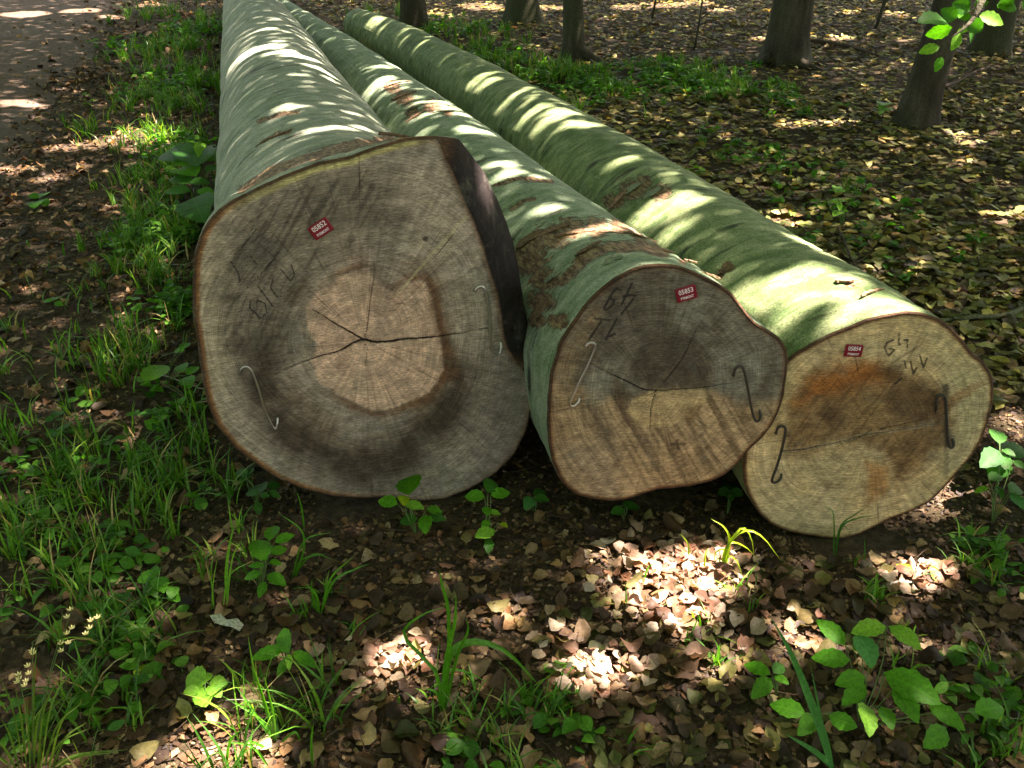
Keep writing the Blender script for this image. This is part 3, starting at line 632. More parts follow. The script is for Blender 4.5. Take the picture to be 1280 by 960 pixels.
def text_mesh(body, size):
    cu = bpy.data.curves.new('t', 'FONT'); cu.body = body; cu.size = size; cu.align_x = 'CENTER'; cu.align_y = 'CENTER'
    cu.extrude = .0002; cu.resolution_u = 2; cu.offset = .0002
    o = bpy.data.objects.new('t', cu); COL.objects.link(o); dg = bpy.context.evaluated_depsgraph_get()
    me = bpy.data.meshes.new_from_object(o.evaluated_get(dg)); bpy.data.objects.remove(o); return me
def plate(log, corners, number):
    """corners: top-left, top-right, bottom-right, bottom-left"""
    g = LOGS[log]; q = np.array([on_plane(x, y, g['G'] - g['d'] * .004, g['d']) for x, y in corners])
    c = q.mean(0); ex = (q[1] - q[0] + q[2] - q[3]) / 2; ey = (q[0] - q[3] + q[1] - q[2]) / 2
    w = np.linalg.norm(ex); h = np.linalg.norm(ey); ex /= w; n_ = -g['d']; eyo = np.cross(n_, ex); h = h * abs(ey @ eyo) / np.linalg.norm(ey)
    h = max(h, w * .62)
    P = []
    for z in (-.003, .001, .002):
        k = 1 if z < .0015 else .94
        for a, b in ((-1, -1), (-.9, -1), (.9, -1), (1, -.86), (1, .86), (.9, 1), (-.9, 1), (-1, .86)): P.append(c + ex * a * w / 2 * k + eyo * b * h / 2 * k + n_ * z)
    F = [grid_faces(3, 8, True)]; P = np.array(P + [c + n_ * .0021])
    j = np.arange(8); F.append(np.stack([np.full(8, 24), 16 + j, 16 + (j + 1) % 8], -1))
    po = add('number_plate', mesh_data('number_plate', P, F, False), PLATE, g['root'])
    M = Matrix((tuple(ex), tuple(eyo), tuple(n_))).transposed().to_4x4()
    for body, size, dy in ((number, h * .50, h * .20), ('PYRMONT', h * .27, -h * .26)):
        me = text_mesh(body, size); xs_ = [v.co.x for v in me.vertices]; wd = max(xs_) - min(xs_)
        kx = (w * (.72 if len(body) == 5 else .64)) / wd
        T = Matrix.Translation(Vector(c + n_ * .0026 + eyo * dy)) @ M @ Matrix.Diagonal((kx, 1, 1, 1)); me.transform(T)
        add('digits' if len(body) == 5 else 'lettering', me, PRINT, po)
plate(1, zz_(270, 260, 6, [(690,142),(825,70),(882,150),(745,258)]), '05852')
plate(2, zz_(700, 330, 6.4, [(918,207),(1080,163),(1102,262),(944,315)]), '05853')
plate(3, zz_(1040, 400, 6, [(105,184),(240,190),(216,277),(90,272)]), '05854')

# ------------------------------------------------------------------ loose bark flakes still clinging to the logs
def surf_at(key, x, y):
    g = LOGS[key]; dd = np.hypot(g['px'][..., 0] - x, g['px'][..., 1] - y) + np.where(g['vis'], 0, 1e6)
    i = np.unravel_index(dd.argmin(), dd.shape); return g['W'][i], g['n'][0, i[1]]
FLK = []
for t_ in range(3):
    nn = NT('bark_flake'); pos = nn.new('NewGeometry').outputs['Position']; f = nn.noise(pos, 120, 5, .65)
    cA = [((.05, .035, .022), (.26, .17, .10)), ((.10, .06, .035), (.40, .27, .17)), ((.09, .12, .07), (.28, .33, .22))][t_]
    nn.base(nn.ramp(f, [(.3, cA[0]), (.7, cA[1])]), .85, nn.bump(f, .003, 1.), .2); FLK.append(nn.m)
def flake(key, x, y, ln, wd, mat):
    p, nrm = surf_at(key, x, y); g = LOGS[key]; tng = np.cross(nrm, g['dA']); a = rng.normal() * .35
    e1 = tng * math.cos(a) + g['dA'] * math.sin(a); e2 = np.cross(nrm, e1); nu, nv = 9, 5; V = []
    R = .36
    for lay in (0, 1):
        for i in range(nu):
            for j in range(nv):
                s = (i / (nu - 1) - .5); t = (j / (nv - 1) - .5)
                k = 1 - .55 * abs(2 * s) ** 2.2; jit = rng.normal(size=2) * .06
                q = p + e1 * (s + jit[0] * .4) * ln + e2 * (t * k + jit[1]) * wd
                lift = .004 + .006 * max(0, t) + .003 * rng.random() - (s * ln) ** 2 / (2 * R) - (.005 if lay else 0)
                V.append(q + nrm * lift)
    V = np.array(V); F = [grid_faces(nu, nv), grid_faces(nu, nv, off=nu * nv)[:, ::-1]]
    bnd = [i * nv for i in range(nu)] + [(nu - 1) * nv + j for j in range(1, nv)] + [i * nv + nv - 1 for i in range(nu - 2, -1, -1)] + list(range(nv - 2, 0, -1))
    bnd = np.array(bnd); b2 = np.roll(bnd, -1); F.append(np.stack([bnd, b2, b2 + nu * nv, bnd + nu * nv], -1))
    add('bark_flake', mesh_data('bark_flake', V, F, False), mat, g['root'])
for key, x, y, ln, wd, m in [(2,495,104,.16,.05,1),(2,505,120,.15,.06,0),(2,530,128,.22,.05,2),(2,520,142,.14,.05,1),(2,555,138,.12,.04,2),(2,660,300,.10,.05,0),(2,690,288,.12,.04,0),(2,672,385,.08,.05,0),
        (2,720,290,.14,.03,1),(2,770,290,.10,.03,1),(2,800,296,.10,.03,1),(2,835,314,.08,.025,1),(2,862,330,.06,.02,1),(2,888,345,.05,.015,1),(2,690,345,.06,.03,2),(2,765,326,.05,.035,2),(2,735,312,.09,.02,0),
        (3,785,232,.14,.05,2),(3,770,248,.10,.05,0),(3,815,240,.08,.04,2),(3,1062,350,.08,.03,1),(3,905,338,.05,.03,0),(3,1090,362,.10,.012,1),
        (1,355,166,.10,.02,0),(1,330,178,.07,.015,0),(1,500,170,.10,.010,0)]:
    flake(key, x, y, ln, wd, FLK[m])

# ------------------------------------------------------------------ leaves, litter
def leaf_template(nl=4, nw=2, oval=.0):
    """unit leaf: x 0..1 along, y -.5..+.5 across; returns V, F, luv"""
    V = [(0, 0, 0)]; UV = [(0, 0, 0)]
    for i in range(1, nl):
        t = i / nl; w = math.sin(math.pi * t ** (.85 + oval)) ** .8
        for j in range(-nw // 2, nw // 2 + 1): V.append((t, w * .5 * j / (nw / 2), 0)); UV.append((t, j / (nw / 2), 0))
    V.append((1, 0, 0)); UV.append((1, 0, 0)); m = nw + 1; Q = []; T = []
    for i in range(nl - 2):
        for j in range(nw): a = 1 + i * m + j; Q.append((a, a + m, a + m + 1, a + 1))
    for j in range(nw): T.append((0, 1 + j, 2 + j)[::1]); T.append((len(V) - 1, 1 + (nl - 2) * m + j + 1, 1 + (nl - 2) * m + j))
    T = [(t[0], t[1], t[2]) for t in T]
    return np.array(V, float), np.array(Q, int), np.array(T, int), np.array(UV, float)
LV, LQ, LT, LUV = leaf_template(5, 2)
NEAR = leaf_template(7, 4)
def curl(P, L, Wd, roll, bend, fold, twist):
    """P (m,3) template broadcast against per-leaf arrays (n,) -> (n,m,3)"""
    x = P[None, :, 0] * L[:, None]; y = P[None, :, 1] * Wd[:, None]
    z = fold[:, None] * np.abs(y) + bend[:, None] * (P[None, :, 0] - .5) ** 2 * L[:, None] * 2
    z = z + roll[:, None] * (y / Wd[:, None]) ** 2 * Wd[:, None] * 2 + twist[:, None] * y * (P[None, :, 0] - .5)
    return np.stack([x - .5 * L[:, None], y, z], -1)
def rotate(P, yaw, tilt, tdir):
    """tilt about a random horizontal axis tdir, then yaw"""
    c, s = np.cos(yaw)[:, None], np.sin(yaw)[:, None]; x, y, z = P[..., 0], P[..., 1], P[..., 2]
    x, y = c * x - s * y, s * x + c * y
    ax, ay = np.cos(tdir)[:, None], np.sin(tdir)[:, None]; q = -ay * x + ax * y; al = ax * x + ay * y
    ct, st = np.cos(tilt)[:, None], np.sin(tilt)[:, None]; q, z = ct * q - st * z, st * q + ct * z
    return np.stack([al * ax - q * ay, al * ay + q * ax, z], -1)
BROWN = np.array([lin(c) for c in [(150,116,78),(116,88,60),(92,68,46),(164,134,94),(74,54,40),(128,92,56),(186,160,120),(100,86,58),(60,46,36),(80,62,44),(110,92,54)]]) * np.array([1.4, 1.42, 1.3])
OLIVE = np.array([lin(c) for c in [(142,136,66),(118,118,54),(158,146,76),(100,98,48),(132,114,62),(108,120,54),(84,78,44),(172,162,100),(120,96,56),(92,104,46),(70,62,40)]]) * np.array([1.2, 1.26, .98])
def in_log(x, y, marg=0.):
    m = np.zeros(np.shape(x), bool)
    for G, d, l, q0, bd, Ra, Rb in LOG_LINES:
        s = (x - G[0]) * d[0] + (y - G[1]) * d[1]; t = (x - G[0]) * l[0] + (y - G[1]) * l[1] - q0 - bd * (np.clip(s, 0, 20) / 8) ** 2
        m |= (s > -.02) & (np.abs(t) < (Ra + (Rb - Ra) * s / 8) * .62 + marg)
    return m
def log_side(x, y):
    """signed offset from the middle log (negative = track side)"""
    G, d, l, q0, bd, Ra, Rb = LOG_LINES[1]
    s = (x - G[0]) * d[0] + (y - G[1]) * d[1]
    return (x - G[0]) * l[0] + (y - G[1]) * l[1] - q0 - bd * (np.clip(s, 0, 20) / 8) ** 2, s
def leaf_cloud(x, y, L, pal, dark, tilt, zoff, seed, LV=LV, k=1., lo=.32, hi=1.25):
    n = len(x); r = np.random.default_rng(seed)
    P = curl(LV, L, L * r.uniform(.5, .75, n), k * r.normal(0, .5, n), k * r.normal(0, .4, n), k * r.normal(.05, .4, n), k * r.normal(0, .8, n))
    cut = r.random(n) < .35; lim = L * r.uniform(-.1, .3, n); P[..., 0] = np.where(cut[:, None], np.minimum(P[..., 0], lim[:, None] + .35 * P[..., 1] * np.sign(r.normal(size=n))[:, None]), P[..., 0])      # torn off leaves
    P = rotate(P, r.uniform(0, 6.283, n), np.abs(r.normal(0, tilt, n)), r.uniform(0, 6.283, n))
    P = P + r.normal(0, 1, P.shape) * (L * (.022 if len(LV) < 17 else .026))[:, None, None]
    lowz = P[..., 2].min(1); P = P + np.stack([x, y, gz(x, y) - lowz * .75 + zoff], -1)[:, None]
    c = pal[r.integers(0, len(pal), n)] * r.uniform(lo, hi, n)[:, None] * dark[:, None]
    g_ = c.mean(1, keepdims=True); c = c + (g_ - c) * r.uniform(0, .25, n)[:, None]
    return P, c
def cloud_mesh(name, P, c, T=(LQ, LT, LUV)):
    n, m = P.shape[:2]; o = (np.arange(n) * m)[:, None, None]
    colv = np.repeat(np.c_[c, np.ones(n)], m, 0)
    return mesh_data(name, P.reshape(-1, 3), [(T[0][None] + o).reshape(-1, 4), (T[1][None] + o).reshape(-1, 3)], True,
                     {'col': colv, 'luv': np.tile(T[2], (n, 1))})
def sample_floor(n, y0, y1, seed, power=1.):
    r = np.random.default_rng(seed); y = y0 + (y1 - y0) * r.random(n) ** power
    hw = 640 / FPX * (y * math.cos(PITCH) + CAMZ * math.sin(PITCH)) * 1.12 + .25
    x = r.uniform(-1, 1, n) * hw; keep = r.random(n) < hw / hw.max()
    return x[keep], y[keep], r
parts = []
near_parts = []
def litter(n, y0, y1, seed, sel, L0, L1, pal, dark=1., tilt=.3, zmax=.02, near=False, k=1., lo=.32, hi=1.25):
    x, y, r = sample_floor(n, y0, y1, seed); t, s = log_side(x, y); m = sel(x, y, t, s) & ~in_log(x, y, -.05); x, y = x[m], y[m]
    dk = np.full(len(x), dark) * (.75 + .5 * fbm(x * 1.3 + 3, y * 1.3, seed))
    (near_parts if near else parts).append(leaf_cloud(x, y, r.uniform(L0, L1, len(x)), pal, dk, tilt, r.uniform(0, zmax, len(x)), seed + 1, NEAR[0] if near else LV, k, lo, hi))
right = lambda x, y, t, s: (t > .15) & (s > .1)
front = lambda x, y, t, s: (s <= .35) & (x > -1.05)
left = lambda x, y, t, s: (t < 0) & (x > track_edge(y) - 1.4) & ~front(x, y, t, s)
road = lambda x, y, t, s: (x < track_edge(y) - .1)
litter(13000, .9, 4.5, 11, right, .04, .085, OLIVE, .95, .16, .03, True, .55, .45, 1.1)
litter(24000, 2.5, 8, 12, right, .045, .10, OLIVE, .92, .15, .03, False, .5, .45, 1.1)
litter(24000, 7, 16, 13, right, .06, .12, OLIVE, .88, .15, .03, False, .5, .45, 1.1)
litter(9000, .75, 2.6, 14, front, .012, .034, BROWN, .5, .2, .008, False, .6, .5, 1.05)
litter(3800, .75, 2.4, 15, lambda x, y, t, s: front(x, y, t, s) & (vn(x * 90, y * 90, 7) > sm(1.55, 1.85, y) * .75), .028, .055, BROWN, .5, .14, .008, True, .45, .5, 1.05)
litter(1500, .75, 2.0, 22, front, .045, .07, BROWN, .55, .2, .014, True, .6, .5, 1.2)
litter(1000, .75, 1.9, 23, lambda x, y, t, s: front(x, y, t, s) & (x > .1), .035, .07, OLIVE, .5, .2, .016, True, .6, .5, 1.15)
litter(7000, .9, 4, 16, left, .012, .038, BROWN, .72, .25, .01)
litter(2500, .9, 4, 17, left, .045, .075, BROWN, .75, .28, .015, True)
litter(15000, 3.5, 9, 18, left, .03, .07, BROWN, .65, .25, .015)
litter(9000, 8, 16, 19, left, .06, .10, BROWN, .7, .25, .015)
litter(9000, 2, 14, 20, road, .025, .055, BROWN, .85, .2, .012)
litter(7000, 1.0, 6.5, 21, road, .018, .04, BROWN, .8, .2, .012)
# dry leaves heaped on the sun patches, coloured paler to brighten the sunlight there
SUN_PATCH_PALE = np.array([lin(c) for c in [(206,184,152),(190,166,134),(216,198,170),(176,146,112),(196,160,130),(168,120,92),(140,104,76),(120,86,60)]]) * .75
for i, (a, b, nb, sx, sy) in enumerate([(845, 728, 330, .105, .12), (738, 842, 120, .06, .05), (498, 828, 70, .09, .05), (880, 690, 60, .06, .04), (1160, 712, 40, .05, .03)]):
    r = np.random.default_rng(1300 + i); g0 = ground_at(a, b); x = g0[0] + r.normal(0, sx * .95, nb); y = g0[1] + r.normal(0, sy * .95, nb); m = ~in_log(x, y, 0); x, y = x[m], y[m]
    near_parts.append(leaf_cloud(x, y, r.uniform(.02, .06, len(x)), SUN_PATCH_PALE, np.full(len(x), 1.), .3, r.uniform(.008, .03, len(x)), 1400 + i, NEAR[0], .9, .6, 1.1))
# the largest leaves that can be told apart are single pieces of the floor
mesh_pool = []
for i in range(26):
    r_ = np.random.default_rng(900 + i); pal = BROWN if i % 3 else OLIVE
    P, c = leaf_cloud(np.zeros(1), np.zeros(1), np.array([.085 + .03 * r_.random()]), pal, np.array([.75]), .22, np.array([.0]), 950 + i, NEAR[0])
    P = P - np.array([0, 0, float(gz(0., 0.))]); mesh_pool.append(cloud_mesh('dead_leaf', P, c, NEAR[1:])); mesh_pool[-1].materials.append(DEAD)
cnt = 0
rr_ = np.random.default_rng(77)
while cnt < 300:
    pxx, pyy = rr_.uniform(0, 1280), 560 + 400 * rr_.random() ** .8
    if rr_.random() < .25: pxx, pyy = rr_.uniform(960, 1280), rr_.uniform(300, 640)
    p = ground_at(pxx, pyy); t, s = log_side(p[0], p[1])
    if in_log(p[0], p[1], .09) or (pxx < 330 and rr_.random() < .6): continue
    if s > 0 and t < .55: continue
    if p[1] > 1.72 and s < .1 and not (.25 < p[0] < .6) and rr_.random() < .75: continue
    o = bpy.data.objects.new('dead_leaf', mesh_pool[cnt % 26]); COL.objects.link(o); o.parent = ground
    o.location = (p[0], p[1], float(gz(p[0], p[1])) + .010 + .012 * rr_.random()); o.rotation_euler = (rr_.normal() * .15, rr_.normal() * .15, rr_.uniform(0, 6.28))
    k = rr_.uniform(.38, .7); o.scale = (k, k, k); cnt += 1
P = np.concatenate([p for p, c in parts]); c = np.concatenate([c for p, c in parts])
lit = add('leaf_litter', cloud_mesh('leaf_litter', P, c), DEAD, kind='stuff'); print('LITTER', len(P))
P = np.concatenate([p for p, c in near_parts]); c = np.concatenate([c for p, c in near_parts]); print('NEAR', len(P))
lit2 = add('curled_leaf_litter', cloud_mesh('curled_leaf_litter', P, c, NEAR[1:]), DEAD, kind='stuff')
lit2['label'] = 'curled dead leaves lying nearest round the log ends'; lit2['category'] = 'leaf litter'
lit['label'] = 'brown and olive dead beech leaves covering the forest floor'; lit['category'] = 'leaf litter'
# crumbs of leaf and bark between the leaves
def crumbs(n, y0, y1, seed, sel, L0, L1):
    x, y, r = sample_floor(n, y0, y1, seed); t, s = log_side(x, y); m = sel(x, y, t, s) & ~in_log(x, y, -.05); x, y = x[m], y[m]; n = len(x)
    L = r.uniform(L0, L1, n); q = np.array([[-.5, -.3], [.45, -.35], [.55, .3], [-.4, .35]])[None] * (1 + r.normal(0, .25, (n, 4, 2))) * L[:, None, None]
    P = np.concatenate([q, r.normal(0, .18, (n, 4, 1)) * L[:, None, None]], -1); P = rotate(P, r.uniform(0, 6.283, n), np.abs(r.normal(0, .3, n)), r.uniform(0, 6.283, n))
    P = P + np.stack([x, y, gz(x, y) + r.uniform(.001, .010, n)], -1)[:, None]; c = BROWN[r.integers(0, len(BROWN), n)] * r.uniform(.2, .6, n)[:, None]; g_ = c.mean(1, keepdims=True); c = c + (g_ - c) * r.uniform(0, .3, n)[:, None]
    return P.reshape(-1, 3), np.repeat(np.c_[c, np.ones(n)], 4, 0)
cr = [crumbs(40000, .75, 2.7, 41, front, .005, .018), crumbs(40000, .9, 5, 42, lambda x, y, t, s: (t < 0) & ~front(x, y, t, s), .006, .02), crumbs(36000, 3.5, 12, 43, lambda x, y, t, s: (t < 0), .012, .035), crumbs(16000, 1, 6, 44, right, .008, .022)]
CV = np.concatenate([a_ for a_, b_ in cr]); CC = np.concatenate([b_ for a_, b_ in cr]); print('CRUMBS', len(CV) // 4)
co = add('leaf_crumbs', mesh_data('leaf_crumbs', CV, [np.arange(len(CV)).reshape(-1, 4)], False, {'col': CC, 'luv': np.full((len(CV), 3), .5)}), DEAD, kind='stuff')
co['label'] = 'crumbled leaf and bark bits on the dark soil'; co['category'] = 'leaf litter'
# crumbs of bark and twig in front of the logs
def twig_cloud(n, sel, y0, y1, L0, L1, seed):
    x, y, r = sample_floor(n, y0, y1, seed); t, s = log_side(x, y); m = sel(x, y, t, s) & ~in_log(x, y, -.03); x, y = x[m], y[m]; n = len(x)
    L = r.uniform(L0, L1, n); a = r.uniform(0, 6.283, n); e = np.stack([np.cos(a), np.sin(a), r.normal(0, .12, n)], -1)
    cpt = np.stack([x, y, gz(x, y) + r.uniform(.006, .03, n)], -1); w = r.uniform(.0008, .0022, n)
    sd = np.stack([-np.sin(a), np.cos(a), 0 * a], -1); mid = cpt + sd * (r.normal(0, .06, n) * L)[:, None]
    V = []
    for q, k in ((cpt - e * L[:, None] / 2, 1.), (mid, .9), (cpt + e * L[:, None] / 2, .5)):
        for b in (0, 2.094, 4.189): V.append(q + (sd * math.cos(b) + ZUP * math.sin(b)) * (w * k)[:, None])
    V = np.stack(V, 1); f = np.array([(i * 3 + j, i * 3 + (j + 1) % 3, i * 3 + 3 + (j + 1) % 3, i * 3 + 3 + j) for i in range(2) for j in range(3)])
    F = (f[None] + (np.arange(n) * 9)[:, None, None]).reshape(-1, 4); return V.reshape(-1, 3), F
tv, tf = [], []
for a in ((900, front, .8, 2.5, .03, .14, 31), (700, left, .9, 5, .03, .16, 32), (1300, right, 1, 9, .05, .3, 33)):
    V, F = twig_cloud(*a); tf.append(F + sum(len(v) for v in tv)); tv.append(V)
tw = add('twig_litter', mesh_data('twig_litter', np.concatenate(tv), [np.concatenate(tf)]), TWIG, kind='stuff')
tw['label'] = 'fine dead twigs scattered through the leaves'; tw['category'] = 'twigs'

# ------------------------------------------------------------------ grass
def blade_strip(pts, w, fold=.25):
    """tapering folded ribbon along pts; returns V,F,uv"""
    pts = np.asarray(pts, float); n = len(pts); T = np.gradient(pts, axis=0); T /= np.linalg.norm(T, axis=1)[:, None] + 1e-9
    sd = np.cross(T, np.array([0, -.6, .8])); sd /= np.linalg.norm(sd, axis=1)[:, None] + 1e-9
    nn_ = np.cross(sd, T); t = np.linspace(0, 1, n); ww = w * np.minimum(1, .45 + 2.2 * t) * np.clip(1 - t ** 2.4, 0.02, 1) / 2
    V = np.stack([pts - sd * ww[:, None], pts - nn_ * (ww * fold * 2)[:, None], pts + sd * ww[:, None]], 1).reshape(-1, 3)
    uv = np.stack([np.repeat(t, 3), np.tile([-1, 0, 1], n), np.zeros(3 * n)], -1)
    return V, grid_faces(n, 3), uv
def grass_blades(x, y, H, seed, lean=.5, w0=.0025, w1=.006, seg=5):
    n = len(x); r = np.random.default_rng(seed); a = r.uniform(0, 6.283, n); ln = np.abs(r.normal(lean, .3, n))
    t = np.linspace(0, 1, seg)[None]; hx = np.cos(a)[:, None] * ln[:, None] * t ** 1.9 * H[:, None]; hy = np.sin(a)[:, None] * ln[:, None] * t ** 1.9 * H[:, None]
    hz = H[:, None] * (t - .42 * np.clip(ln, 0, 1.4)[:, None] * t ** 2.6)
    C = np.stack([x[:, None] + hx, y[:, None] + hy, gz(x, y)[:, None] + hz], -1)
    w = r.uniform(w0, w1, n)[:, None] * np.minimum(1, .5 + 2 * t) * np.clip(1 - t ** 2.2, .03, 1) / 2
    b = a + 1.57 + r.normal(0, .5, n); sd = np.stack([np.cos(b), np.sin(b), 0 * b], -1)[:, None]
    V = np.stack([C - sd * w[..., None], C + sd * w[..., None]], 2).reshape(n, -1, 3)
    f = np.array([(2 * i, 2 * i + 1, 2 * i + 3, 2 * i + 2) for i in range(seg - 1)]); F = (f[None] + (np.arange(n) * 2 * seg)[:, None, None]).reshape(-1, 4)
    pal = np.array([lin(q) for q in [(64,126,36),(80,142,40),(52,108,34),(96,152,48),(118,152,58),(72,130,50)]])
    c = pal[r.integers(0, len(pal), n)] * r.uniform(.7, 1.15, n)[:, None]
    dry = r.random(n) < .06; c[dry] = lin((168, 150, 104))
    return V.reshape(-1, 3), F, np.repeat(np.c_[c, np.ones(n)], 2 * seg, 0)
clumps = [  # px, py, radius px, blades, height
 (150,470,55,260,.17),(190,440,40,160,.16),(120,560,70,260,.14),(200,580,60,260,.15),(60,640,70,300,.13),(160,650,70,300,.14),(240,600,40,130,.13),(40,700,50,200,.13),(110,760,70,220,.14),(150,800,50,150,.13),
 (230,640,50,170,.12),(190,330,45,200,.16),(180,280,45,200,.15),(200,250,40,160,.15),(150,350,35,90,.12),(210,180,40,200,.16),(180,130,45,260,.17),(220,90,45,300,.18),(180,70,40,240,.18),(240,40,35,260,.2),(200,20,50,240,.2),(255,110,18,160,.2),
 (225,140,28,260,.18),(215,215,30,220,.16),(225,300,24,180,.15),(205,360,26,140,.14),(235,60,26,260,.2),(160,230,30,120,.14),(170,300,34,140,.14),(110,160,30,90,.14),(180,175,40,110,.14),(330,930,60,90,.15),(380,940,50,70,.14),(620,930,60,110,.09),(560,900,40,60,.09),(720,930,60,60,.08),(700,880,40,50,.08),
 (1240,690,50,80,.09),(1100,740,50,60,.07),(1190,890,60,70,.09),(1250,880,40,50,.09),(890,110,60,570,.14),(840,90,50,494,.14),(950,115,40,160,.12),(700,95,50,494,.16),(640,80,50,456,.16),(600,60,50,418,.16),(760,110,50,266,.13),(690,140,30,110,.14),
 (560,40,60,380,.16),(470,20,40,160,.18),(1000,130,60,90,.1),(940,190,60,70,.09),(1060,240,70,60,.08),(940,755,30,30,.07),(870,800,40,40,.07),(430,760,40,40,.08),(300,700,40,70,.11),(60,440,50,60,.1),(20,560,40,90,.12),(90,880,60,100,.12),(170,900,50,50,.1)]
GV, GF, GC = [], [], []; off = 0
for i, (a, b, rp, nb, hh) in enumerate(clumps):
    r = np.random.default_rng(3000 + i); g0 = ground_at(a, b); rad = rp * np.linalg.norm(g0 - CAM) / FPX
    nb = int(nb * (.5 if i < 11 else .75)); k = max(3, nb // 9); tx_ = r.normal(0, .5, (k, 2)) * [rad, rad * 1.4]; ti = r.integers(0, k, nb)
    x = g0[0] + tx_[ti, 0] + r.normal(0, .014, nb); y = g0[1] + tx_[ti, 1] + r.normal(0, .014, nb); m = ~in_log(x, y, .02); x, y = x[m], y[m]
    V, F, C = grass_blades(x, y, hh * r.uniform(.5, 1.25, len(x)), 4000 + i, .55, .0028 + .0005 * g0[1], .0075 + .0008 * g0[1])
    GV.append(V); GF.append(F + off); GC.append(C); off += len(V)
# a thin scatter everywhere along the verge
x, y, r = sample_floor(15000, .9, 15, 61); t, s = log_side(x, y); m = (left(x, y, t, s) & (x > track_edge(y) + .1)) & ~in_log(x, y, .05) & (fbm(x * 1.6, y * 1.6, 66) > .45); x, y = x[m], y[m]
V, F, C = grass_blades(x, y, r.uniform(.05, .15, len(x)) * (1 + .04 * y), 4999, .6, .003, .011); GV.append(V); GF.append(F + off); GC.append(C); off += len(V)
V = np.concatenate(GV)
gr = add('grass', mesh_data('grass', V, [np.concatenate(GF)], True, {'col': np.concatenate(GC), 'luv': np.zeros((len(V), 3))}), GRASS, kind='stuff')
gr['label'] = 'thin woodland grass along the verge and between the trees'; gr['category'] = 'grass'

# low herbs woven through the grass: too many to count
HV, HC = [], []; hpal = np.array([lin(q) for q in [(58,118,34),(72,134,40),(48,104,36),(88,146,52)]])
for i, (a, b, rp, nb, hh) in enumerate([(210,110,55,420,.10),(225,200,40,300,.09),(205,300,45,300,.09),(215,390,34,160,.08),(240,40,40,300,.10),(180,60,50,260,.10),(100,600,110,110,.07),(170,520,60,70,.07),(110,760,80,90,.07),(60,680,70,50,.07),(150,830,60,90,.06),(890,105,70,500,.08),(820,95,60,380,.08),(700,100,60,420,.09),(620,75,60,360,.09),(760,115,60,260,.08),(980,125,60,160,.07),(950,200,80,160,.06),(1060,250,90,120,.06),(1100,300,120,120,.06),(560,40,60,240,.1),(1240,690,60,60,.05),(690,905,80,60,.04),(1230,890,60,70,.05)]):
    r = np.random.default_rng(7000 + i); g0 = ground_at(a, b); rad = rp * np.linalg.norm(g0 - CAM) / FPX; k = max(3, nb // 8); cx_ = r.normal(0, .5, (k, 2)) * [rad, rad * 1.5]; ti = r.integers(0, k, nb)
    x = g0[0] + cx_[ti, 0] + r.normal(0, .03, nb); y = g0[1] + cx_[ti, 1] + r.normal(0, .03, nb); m = ~in_log(x, y, .06); x, y = x[m], y[m]; nb = len(x)
    L = r.uniform(.022, .045, nb) * (1 + .09 * g0[1]); P = curl(LV, L, L * r.uniform(.5, .8, nb), r.normal(0, .15, nb), r.normal(-.2, .2, nb), r.normal(.2, .2, nb), r.normal(0, .3, nb))
    P = rotate(P, r.uniform(0, 6.283, nb), np.abs(r.normal(0, .4, nb)), r.uniform(0, 6.283, nb)) + np.stack([x, y, gz(x, y) + hh * r.uniform(.15, 1, nb)], -1)[:, None]
    HV.append(P); HC.append(hpal[r.integers(0, 4, nb)] * r.uniform(.7, 1.2, nb)[:, None])
ho = add('low_herbs', cloud_mesh('low_herbs', np.concatenate(HV), np.concatenate(HC)), GREEN, kind='stuff')
ho['label'] = 'low green herbs woven through the verge grass and forest floor'; ho['category'] = 'herbs'

# ------------------------------------------------------------------ single plants
def one_leaf(B, T, wr, c, parent, name='leaf', mat=None, side_tilt=0., droop=.12, hint=(0, -.35, .94)):
    """leaf from base point B to tip T, wr = width / length"""
    B, T = np.asarray(B, float), np.asarray(T, float); ax = T - B; L = np.linalg.norm(ax); ax /= L
    sd = np.cross(ax, np.array(hint))
    if np.linalg.norm(sd) < .2: sd = np.array([1., 0, 0])
    sd /= np.linalg.norm(sd); nn_ = np.cross(sd, ax)
    if side_tilt: sd, nn_ = sd * math.cos(side_tilt) + nn_ * math.sin(side_tilt), nn_ * math.cos(side_tilt) - sd * math.sin(side_tilt)
    nl, nw = 9, 4; Vt, Q, Tt, UV = leaf_template(nl, nw, .06 * rng.random())
    z = .10 * np.abs(Vt[:, 1]) - droop * (2 * Vt[:, 0] - .7) ** 2 * .5 + .012 * np.sin(Vt[:, 0] * 24 + np.abs(Vt[:, 1]) * 9) * (np.abs(UV[:, 1]) > .3)
    wv = 1 + .07 * np.where(np.abs(UV[:, 1]) > .9, np.cos(Vt[:, 0] * 9 * np.pi), 0)
    V = B + ax * (Vt[:, :1] * L) + sd * (Vt[:, 1:2] * wv[:, None] * wr * L) + nn_ * (z[:, None] * L)
    cv = np.tile(np.r_[np.asarray(c) * rng.uniform(.85, 1.15), 1], (len(V), 1))
    return add(name, mesh_data(name, V, [Q, Tt], True, {'col': cv, 'luv': UV}), mat or GREEN, parent)
G_MID = lin((64, 136, 30)); G_PALE = lin((100, 160, 50)); G_DARK = lin((44, 104, 34)); G_YEL = lin((132, 164, 34)); G_BLUE = lin((58, 130, 66))
